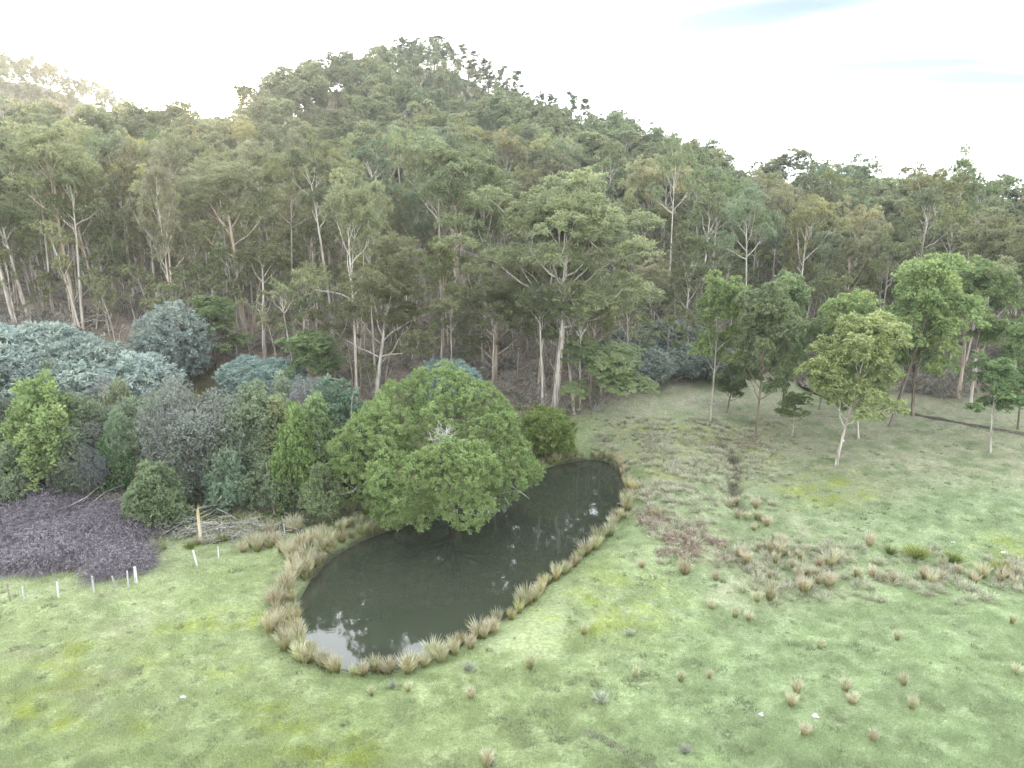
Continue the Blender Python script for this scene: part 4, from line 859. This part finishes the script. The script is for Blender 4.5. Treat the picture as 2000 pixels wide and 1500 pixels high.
for (u, v, s, lb) in ((1035, 1306, 1.15, 'lone golden sedge tussock on the grass right of the near pond end'), (920, 1364, .85, 'lone tan tussock below the near pond end'), (725, 1358, .7, 'thin pale tussock just outside the sedge row'),
                      (797, 1350, .6, 'low green grass clump below the near sedge row'), (1241, 1322, .75, 'pale wispy tussock right of the golden one'), (1330, 1330, .7, 'faint wispy tussock in the right foreground grass'), (1254, 1108, .75, 'small tussock below the bracken slope'),
                      (1281, 1012, 1.1, 'brown double tussock on the dam crest'), (1338, 1120, 1.2, 'upright brown tussock at the foot of the bracken'), (1140, 1238, .7, 'small straw tuft on the dam slope'), (1502, 1180, 1.4, 'large pale tussock at the drain bend'),
                      (1478, 1182, .9, 'tussock on the left flank of the large pale one'), (1392, 1190, .85, 'grey tussock on the slope left of the drain bend'), (1435, 1205, .85, 'pale tussock below the drain bend'), (1462, 1212, .7, 'low tussock below the drain bend'),
                      (1765, 1338, .8, 'brown tussock alone in the far right foreground'), (1545, 1378, .8, 'brown tussock in the middle right foreground'), (1556, 1352, .75, 'wispy tussock above the middle right brown one'), (1650, 1350, .95, 'straw tuft with pale seed heads, middle right'),
                      (1570, 1436, .8, 'wispy brown tussock near the bottom right'), (1600, 1266, .7, 'thin straw tuft right of centre'), (1752, 1250, .7, 'thin straw tuft toward the right'), (1782, 1384, .8, 'brown tuft above the cattle path'), (1976, 1218, .9, 'tan tussock at the right edge'),
                      (1984, 1318, .8, 'small tan tuft at the right edge, lower'), (1664, 1375, .7, 'small tuft below the seed heads'), (1385, 1325, .65, 'faint straw tuft left of the middle'), (1705, 1448, .7, 'brown tuft low on the right'), (950, 1496, .9, 'pale tuft at the bottom edge')):
    p = ground_px(u, v); tuss(p[0], p[1], lb, 'lone tussocks on the pasture', s * .80, col=None if s > 1.05 else (1.12, 1.16, 1.2))
for k in range(58):
    if k < 16: u, v, lb, gr = g.uniform(1700, 1985), g.uniform(1098, 1142), 'tan tussock in the line of sedges along the right drain', 'sedges along the right drain'
    elif k < 26: u, v, lb, gr = g.uniform(1555, 1620), g.uniform(1128, 1168), 'pale tussock in the cluster above the drain bend', 'cluster above the drain bend'
    elif k < 42: q = g.random(); u, v, lb, gr = 1430 + 120 * q + g.normal() * 14, 965 + 130 * q + g.normal() * 14, 'pale tussock on the slope below the gully', 'tussocks below the gully'
    else: u, v, lb, gr = g.uniform(1390, 1700), g.uniform(1060, 1140), 'straggly tussock in the rough grass of the drain', 'tussocks in the drain'
    p = ground_px(u, v); tuss(p[0], p[1], lb, gr, g.uniform(.55, 1.05), col=(1.08, 1.06, 1.15))
for (u, v, s, lb) in ((1790, 1092, 1.35, 'largest bright green rush clump, leftmost along the right drain'), (1862, 1100, 1.1, 'golden green rush clump, second along the right drain'), (1952, 1118, 1.1, 'green rush clump near the right edge'), (1738, 1082, .8, 'small green rush clump left of the largest one')):
    p = ground_px(u, v); tuss(p[0], p[1], lb, 'green rush clumps', s, RUSH, 'rush_clump', 'rush clump')
for (u, v, s, lb) in ((1172, 1370, .7, 'silver grey thistle clump on the lower grass'), (914, 1308, .6, 'whitish dead grass clump near the sedge row'), (766, 1342, .5, 'grey tuft touching the near sedge row'), (1338, 1470, .5, 'small grey green thistle at the bottom'), (1230, 1240, .5, 'grey weed tuft on the dam slope'), (960, 1494, .4, 'white tuft at the bottom edge')):
    p = ground_px(u, v); tuss(p[0], p[1], lb, 'pale weed clumps', s, [sedge(1070, 140, (.6, 1.0), .2, 1.2, .045).mesh('weed_clump', M_PALE)], 'weed_clump', 'weed clump', (.86, .92, 1.0))

# short sward, rank pale grass, bramble, bracken
def blades_mat():
    m, n = new_mat('short_grass_blade'); A = n.nodes.new; K = n.links.new
    o = A('ShaderNodeOutputMaterial'); at = A('ShaderNodeAttribute'); at.attribute_type = 'INSTANCER'; at.attribute_name = 'sward'; oi = A('ShaderNodeObjectInfo')
    mr = A('ShaderNodeMapRange'); K(oi.outputs['Random'], mr.inputs[0]); mr.inputs[3].default_value = .95; mr.inputs[4].default_value = 1.22
    sc = A('ShaderNodeVectorMath'); sc.operation = 'SCALE'; K(at.outputs['Color'], sc.inputs[0]); K(mr.outputs[0], sc.inputs['Scale'])
    b = A('ShaderNodeBsdfPrincipled'); K(sc.outputs[0], b.inputs['Base Color']); b.inputs['Roughness'].default_value = .6; b.inputs['Specular IOR Level'].default_value = .2
    tr = A('ShaderNodeBsdfTranslucent'); K(sc.outputs[0], tr.inputs['Color']); ms = A('ShaderNodeMixShader'); ms.inputs[0].default_value = .3; K(b.outputs[0], ms.inputs[1]); K(tr.outputs[0], ms.inputs[2]); K(ms.outputs[0], o.inputs['Surface']); return m
M_BLADE = blades_mat()
def tuft(seed, n, R, hgt, w, mat):
    g = np.random.default_rng(seed); c = np.c_[g.normal(size=(n, 2)) * R * .55, np.zeros(n)]; h = g.uniform(.5, 1.2, n)[:, None] * hgt; d = unit(np.c_[g.normal(size=(n, 2)) * .5, np.ones(n)])
    sd = unit(np.cross(d, g.normal(size=(n, 3)))) * w * .5; tip = c + d * h; mid = c + d * h * .5
    V = np.stack([c - sd, c + sd, tip + sd * .2, tip - sd * .2], 1).reshape(-1, 3); b = Buf(); b.add(V, np.arange(4 * n).reshape(n, 4), g.uniform(0, 1, n)); return source('tuft_source', b.mesh('tuft_source', mat))
TF = [tuft(1100 + k, 70, .55, .13, .022, M_BLADE) for k in range(4)]
def field_points(n, ulo, uhi, vlo, vhi, seed, pw=1.0):
    g = np.random.default_rng(seed); y0 = 27.; y1 = 84.; y = np.sqrt(g.uniform(y0 ** 2, y1 ** 2, n)) if pw == 1.0 else y0 + (y1 - y0) * g.random(n) ** pw
    x = g.uniform(-1.2, 1.2, n) * y; z = height(x, y); u, v, f = project(x, y, z); ok = (u > ulo) & (u < uhi) & (v > vlo) & (v < vhi) & (shore_dist(x, y) > .5)
    return np.c_[x, y, z][ok], u[ok], v[ok], g
P, u, v, g = field_points(76000, -420, 2420, 800, 1700, 51, 1.35)
edge = np.interp(u, [-400, 0, 300, 440, 560, 700, 1100, 1130, 1250, 1500, 2000], [1130, 1125, 1100, 1060, 1040, 1200, 1300, 870, 830, 850, 830])
cl = fbm(P[:, 0] / 1.3, P[:, 1] / 1.0, 120, 3); m = (v > edge) & (cl + g.uniform(-.7, .7, len(P)) > .40); P, cl = P[m], cl[m]; n = len(P)
scatter('pasture_grass', P, TF, g.uniform(.55, 1.25, n) * (.75 + .5 * np.clip(cl, .3, .8)), g.uniform(0, 6.28, n), sward=ground_colour(P[:, 0], P[:, 1], P[:, 2]) * (1.22 + .28 * g.random((n, 1))), label='short grazed grass of the pasture')
print('grass', n)
P, u, v, g = field_points(42000, -420, 2420, 820, 1700, 52, 1.3)
edge = np.interp(u, [-400, 0, 300, 440, 560, 700, 1100, 1130, 1250, 1500, 2000], [1130, 1125, 1100, 1060, 1040, 1200, 1300, 870, 830, 850, 830])
m = (v > edge) & (g.random(len(P)) < .02 + .16 * sst(.52, .68, fbm(P[:, 0] / 2.1, P[:, 1] / 1.6, 130, 3)) * (.3 + .7 * (u > 900))); P = P[m]; n = len(P)
M_WEED = leaf_mat('pasture_weed', [(.13, .18, .085), (.20, .26, .13), (.34, .35, .22)], transl=.25, var=.3)
WD = [source('weed_source', sedge(1240 + k, 46, (.10, .26), .16, 1.3, .03).mesh('weed_source', M_WEED)) for k in range(4)]
scatter('pasture_weeds', P, WD, g.uniform(.5, 1.5, n), g.uniform(0, 6.28, n), label='small weeds and ungrazed clumps dotted through the pasture'); print('weeds', n)
RK = [sedge(1200 + k, 70, (.35, .75), .25, 1.1, .035).mesh('rank_source', M_PALE) for k in range(4)]; RK = [source('rank_source', q) for q in RK]
P, u, v, g = field_points(84000, 1120, 2400, 730, 1230, 53)
n2 = fbm(P[:, 0] / 2.2, P[:, 1] / 1.8, 50, 3)
w_a = sst(1130, 1200, u) * sst(1560, 1440, u) * sst(1010, 960, v) * sst(745, 790, v); w_b = sst(1380, 1440, u) * sst(2400, 2300, u) * sst(1030 + (u - 1400) * .08, 1080 + (u - 1400) * .06, v) * sst(1190, 1140, v) * 1.1; w_c = sst(1240, 1300, u) * sst(1420, 1380, u) * sst(980, 1010, v) * sst(1130, 1080, v) * .6
wt = np.maximum(np.maximum(w_a, w_b * .8), w_c); m = g.random(len(P)) < wt * .30 * sst(.36, .58, n2); P = P[m]; n = len(P)
scatter('rank_grass', P, RK, g.uniform(.5, 1.15, n), g.uniform(0, 6.28, n), label='pale rank grass on the dam back and below the trees'); print('rank', n)
P, u, v, g = field_points(84000, -420, 1120, 760, 1140, 54)
e2 = np.interp(u, [-400, 0, 300, 420, 560, 700, 800, 1060], [985, 1120, 1090, 1060, 1040, 1020, 1000, 900]); m = (v < e2) & ~inside(BRAM_PX, u, v) & (g.random(len(P)) < .55 * sst(.34, .55, fbm(P[:, 0] / 2.5, P[:, 1] / 2.5, 57, 3))); P = P[m]; n = len(P)
RK2 = [source('verge_source', sedge(1220 + k, 60, (.4, .9), .3, 1.2, .04).mesh('verge_source', M_TUFTG if k % 2 else M_PALE)) for k in range(4)]
scatter('verge_grass', P, RK2, g.uniform(.5, 1.1, n), g.uniform(0, 6.28, n), label='uncut grass and weeds under the thicket')
BR = []
for k in range(4):
    b = Buf(); gg = np.random.default_rng(1300 + k)
    for q in range(95):
        a = gg.uniform(0, 6.28); P_, _ = curve((gg.normal() * .4, gg.normal() * .4, 0), (math.cos(a) * .6, math.sin(a) * .6, 1.), gg.uniform(1.0, 2.1), 6, gg, -2.2, .3); tube(b, P_, np.linspace(.013, .006, 7), 3, gg.uniform(.3, 1))
    c_ = gg.normal(size=(95, 3)) * np.array([.62, .62, .22]) + np.array([0, 0, .72]); clump_leaves(b, c_, unit(gg.normal(size=(95, 3)) + np.array([0, 0, .8])), 9, .20, .10, .055, gg, .1)
    BR.append(source('bramble_source', b.mesh('bramble_source', M_BRAM)))
P, u, v, g = field_points(84000, -260, 330, 940, 1130, 55)
nb = fbm(P[:, 0] / 1.8, P[:, 1] / 1.8, 61, 3) - .5
m = inside(BRAM_PX, u - nb * 160 - 6, v - nb * 90) & (g.random(len(P)) < .30 * sst(-.22, -.02, nb + .06)); P = P[m]; n = len(P)
scatter('bramble_patch', P - np.array([0, 0, .05]), BR, g.uniform(.6, 1.25, n) * (.05 + 1.75 * fbm(P[:, 0] / 1.7, P[:, 1] / 1.4, 58)), g.uniform(0, 6.28, n), label='purplish leafless bramble thicket behind the fence'); print('bramble', n)
BK = []
for k in range(3):
    b = Buf(); gg = np.random.default_rng(1330 + k); c_ = gg.normal(size=(26, 3)) * np.array([.35, .35, .12]) + np.array([0, 0, .3]); clump_leaves(b, c_, unit(gg.normal(size=(26, 3)) + np.array([0, 0, .4])), 9, .16, .22, .06, gg, .3); BK.append(source('bracken_source', b.mesh('bracken_source', M_BRACK)))
P, u, v, g = field_points(84000, 1200, 1460, 960, 1130, 56)
m = (np.hypot((u - 1325) / 85, (v - 1045 - (u - 1325) * .45) / 42) + (fbm(P[:, 0] / 1.5, P[:, 1] / 1.5, 59) - .5) * 2.2 < .95) & (g.random(len(P)) < .10); P = P[m]; n = len(P)
scatter('bracken_patch', P, BK, g.uniform(.5, 1.1, n), g.uniform(0, 6.28, n), label='rusty dead bracken on the dam slope')

# ------------------------------------------------------------------ fence, snag, logs, stones, track
posts = [(20, 1174, 38, .05), (46, 1174, 32, .05), (115, 1168, 34, .07), (184, 1158, 34, .07), (226, 1148, 26, .05), (251, 1150, 36, .06), (266, 1140, 34, .11), (386, 1106, 34, .07), (427, 1090, 24, .05), (556, 1046, 24, .05), (650, 1020, 16, .05), (680, 1005, 18, .04)]
f0 = ground_px(184, 1158)
fence = thing('wire_fence', tuple(f0), 'old post and wire fence between the bramble and the pasture', 'fence')
tops = []
g = np.random.default_rng(77)
for k, (u, v, hp, r) in enumerate(posts):
    p = ground_px(u, v); h = hp * project(*p)[2] / FPX * 1.02; b = Buf(); ln = g.normal(size=2) * .06; q = p - f0
    n_ = 6; P_ = np.array([q + np.array([ln[0] * h * s, ln[1] * h * s, -.25 + (h + .25) * s]) for s in np.linspace(0, 1, n_)]); tube(b, P_, r * np.array([1.08, 1.03, 1, .98, .97, .93]), 6, cap=True)
    o = link('post', b.mesh('post', M_POST if k else M_BARKB, False), fence); tops.append((q, h, ln))
for s in (.35, .62, .88):
    b = Buf(); Q = []
    for a, c in zip(tops[:-1], tops[1:]):
        A_ = a[0] + np.array([a[2][0] * a[1] * s, a[2][1] * a[1] * s, a[1] * s]); B_2 = c[0] + np.array([c[2][0] * c[1] * s, c[2][1] * c[1] * s, c[1] * s])
        for t in np.linspace(0, 1, 5)[:-1]: Q.append(A_ * (1 - t) + B_2 * t + np.array([0, -.06, -.10 * math.sin(math.pi * t)]))
    Q.append(B_2); tube(b, np.array(Q), .006, 3); link('wire', b.mesh('wire', M_WIRE), fence)
p = ground_px(391, 1058); b = Buf(); g = np.random.default_rng(8); h = 2.9
P_ = np.array([[.12 * s + .03 * math.sin(5 * s), .0, -.2 + (h + .2) * s] for s in np.linspace(0, 1, 7)]); tube(b, P_, [.20, .17, .16, .15, .145, .13, .10], 8)
for a in range(5):
    c = np.array([.12 + .07 * math.cos(a * 1.3), .07 * math.sin(a * 1.3), h - .15]); tube(b, np.array([c, c + np.array([g.normal() * .03, g.normal() * .03, .2]), c + np.array([g.normal() * .07 + .06, g.normal() * .05, g.uniform(.3, .7)])]), [.045, .03, .006], 4)
sn = thing('broken_trunk', tuple(p), 'pale yellow broken tree stump with splintered top by the branch heap', 'dead trunk'); link('stem', b.mesh('stem', M_SNAG, True), sn)
def sticks(name, u, v, n, ext, L_, label, cat, seed, direction=None, r=.03, mat=M_DEAD, zs=.5, group=None, bow=.2):
    p = ground_px(u, v); g = np.random.default_rng(seed); b = Buf()
    for q in range(n):
        x, y = g.normal(size=2) * np.array(ext) * .5; z = float(height(np.array([p[0] + x]), np.array([p[1] + y]))[0]) - p[2]
        a = g.uniform(0, 6.28) if direction is None else direction + g.normal() * .35
        ll = g.uniform(.4, 1) * L_; P_, _ = curve((x - math.cos(a) * ll / 2, y - math.sin(a) * ll / 2, z + .05 + abs(g.normal()) * zs * .5), (math.cos(a), math.sin(a), g.normal() * .25 + .1), ll, 5, g, -bow, .3)
        rr = r * g.uniform(.4, 1.2); tube(b, P_, np.linspace(rr, rr * .35, 6), 4)
    o = link(name, b.mesh(name, mat), None, label=label, kind='stuff'); o.location = tuple(p)
    if group: o['group'] = group
    return o
sticks('branch_heap', 425, 1050, 420, (7.5, 1.6), 2.0, 'long heap of bleached grey branches behind the broken stump', 'branch heap', 21, None, .028, zs=1.5)
sticks('branch_heap', 245, 1000, 60, (3.0, 1.2), 4.2, 'sheaf of pale cut branches left of the foremost cone shrub', 'branch heap', 22, .45, .055, zs=.9)
sticks('branch_heap', 395, 1012, 14, (3, 1.5), 6.0, 'few long fallen poles below the forked trunk', 'branch heap', 23, .6, .075, zs=.7)
sticks('branch_heap', 530, 1000, 40, (3.5, 1.2), 2.4, 'brown fallen sticks at the thicket foot', 'branch heap', 24, .2, .03, M_BARKB)
sticks('branch_heap', 200, 955, 40, (3.0, 1.2), 2.0, 'grey collapsed sticks left behind the cut branches', 'branch heap', 25, None, .035)
sticks('branch_heap', 1390, 790, 60, (4, 1.5), 2.2, 'grey brush pile among the young gum stems', 'branch heap', 26, None, .03)
sticks('branch_heap', 1425, 880, 130, (4.5, 2.0), 1.6, 'dark brushwood around the gully head', 'branch heap', 27, None, .03, M_BARKB, 1.2)
sticks('branch_heap', 1190, 858, 40, (5, 2.0), 1.8, 'thin fallen twigs on the bank above the far pond end', 'branch heap', 28, .1, .022)
def log(u0, v0, u1, v1, r, label, mat, lift=0., end_px=True):
    a = ground_px(u0, v0); b_ = ground_px(u1, v1); b_[2] += lift; d = b_ - a; n_ = 8; g = np.random.default_rng(int(u0)); P_ = np.array([d * s + np.array([0, 0, r * .6]) + g.normal(size=3) * r * .2 for s in np.linspace(0, 1, n_)]); b = Buf(); tube(b, P_, np.linspace(r, r * .6, n_), 8)
    for q in range(4):
        j = int(g.integers(2, n_ - 1)); Q, _ = curve(P_[j], (g.normal(), g.normal(), .8), g.uniform(.6, 1.8), 4, g, .2, .3); tube(b, Q, np.linspace(r * .3, r * .08, 5), 5)
    o = link('fallen_log', b.mesh('fallen_log', mat, True), None, label=label, category='log', group='fallen logs'); o.location = tuple(a); return o
log(135, 672, 178, 650, .45, 'upper of two dark logs lying side by side above the silver wattles', M_LOG)
log(145, 676, 182, 655, .30, 'lower, paler log lying beside the dark log above the wattles', M_DEAD)
log(92, 650, 188, 588, .20, 'long thin fallen trunk leaning up the slope past the left trunks', M_DEAD, 2.5)
log(1212, 738, 1268, 752, .75, 'black hollow log lying under the low dark gum', M_LOG)
log(1225, 730, 1290, 748, .30, 'grey dead limb lying beside the black hollow log', M_DEAD, .5)
log(1560, 752, 1640, 790, .35, 'dark fallen log among the young gums', M_LOG)
log(285, 700, 330, 680, .22, 'grey log on the brown slope left of the round silver wattle', M_DEAD)
proto('stub', (bare(741, 4.2, .17, 2, .35, .3, (.1, 0), 2), None, 3.6, .8, 0), M_DEAD, None)
plant_px('stub', 236, 668, 229, 610, 12, 'dead_stub', 'grey broken dead tree stub standing on the brown slope', 'dead trunk', rz=0)
def stone(u, v, r, lb):
    p = ground_px(u, v); g = np.random.default_rng(int(u)); bm_V = []; F = []; n_, m_ = 6, 8
    for a in range(n_ + 1):
        for c in range(m_): th = math.pi * a / n_; ph = 2 * math.pi * c / m_; q = r * (1 + .25 * g.normal() * (0 < a < n_)); bm_V.append((q * math.sin(th) * math.cos(ph) * 1.25, q * math.sin(th) * math.sin(ph), q * .7 * math.cos(th)))
    for a in range(n_):
        for c in range(m_): F.append((a * m_ + c, a * m_ + (c + 1) % m_, (a + 1) * m_ + (c + 1) % m_, (a + 1) * m_ + c))
    o = link('pale_stone', mesh_of('pale_stone', bm_V, F, M_STONE), None, label=lb, category='stone', group='pale stones on the grass'); o.location = (p[0], p[1], p[2] + r * .3)
stone(1645, 862, .22, 'white stone in the grass right of the paddock gum'); stone(1960, 1080, .14, 'small white stone near the right green rushes'); stone(358, 1363, .14, 'pale stone on the left pasture'); stone(1591, 1400, .16, 'flat white stone on the right foreground grass'); stone(1862, 1060, .12, 'tiny pale stone above the golden green rush'); stone(1487, 1397, .12, 'tiny white stone beside a wispy tuft')
# wheel-worn track on the right, and the cattle path at the bottom
def strip(name, pts, width, colr, lift=.03, kind='structure'):
    P_ = np.array([ground_px(u, v)[:2] for u, v in pts]); t = np.linspace(0, len(P_) - 1, 60); x = np.interp(t, range(len(P_)), P_[:, 0]); y = np.interp(t, range(len(P_)), P_[:, 1]); d = np.gradient(np.c_[x, y], axis=0); d /= np.linalg.norm(d, axis=1)[:, None]
    nrm = np.c_[-d[:, 1], d[:, 0]]; V = []; g = np.random.default_rng(len(pts)); k = 4
    for q in range(60):
        wq = width * (.6 + .8 * fbm(np.array([q * .35]), np.array([3.]), 5)[0]) * min(1, .3 + q / 8, .3 + (59 - q) / 8)
        for s in np.linspace(-.5, .5, k): X, Y = x[q] + nrm[q, 0] * wq * s, y[q] + nrm[q, 1] * wq * s; V.append((X, Y, float(height(np.array([X]), np.array([Y]))[0]) + lift))
    F = [(a * k + c, a * k + c + 1, (a + 1) * k + c + 1, (a + 1) * k + c) for a in range(59) for c in range(k - 1)]
    return link(name, mesh_of(name, V, F, bark_mat(name + '_soil', tuple(c * .6 for c in colr), colr, tuple(min(c * 1.6, .5) for c in colr), 2, 2), smooth=True), kind=kind)
strip('dirt_track', [(1560, 755), (1620, 778), (1700, 795), (1770, 806), (1850, 822), (1930, 836), (2010, 850), (2120, 866)], 1.3, (.075, .062, .055))
strip('cattle_path', [(1140, 1428), (1170, 1440), (1205, 1458), (1240, 1478), (1270, 1496), (1300, 1520)], .5, (.12, .115, .09))

# ------------------------------------------------------------------ the hazy air
hz = bpy.data.meshes.new('haze'); x0, x1, y0, y1, z0, z1 = -352, 312, -68, 494, float(ZZ.min()) - 1.0, float(max(ZZ.max() + 22, CAM_Z + 3))
hz.from_pydata([(x, y, z) for x in (x0, x1) for y in (y0, y1) for z in (z0, z1)], [], [(0, 1, 3, 2), (4, 6, 7, 5), (0, 4, 5, 1), (2, 3, 7, 6), (0, 2, 6, 4), (1, 5, 7, 3)])
m, n = new_mat('hazy_air'); o = n.nodes.new('ShaderNodeOutputMaterial'); pv = n.nodes.new('ShaderNodeVolumePrincipled'); pv.inputs['Color'].default_value = (.82, .92, 1, 1); pv.inputs['Density'].default_value = .00020; pv.inputs['Anisotropy'].default_value = .5
n.links.new(pv.outputs[0], o.inputs['Volume']); hz.materials.append(m); link('haze', hz, kind='stuff')
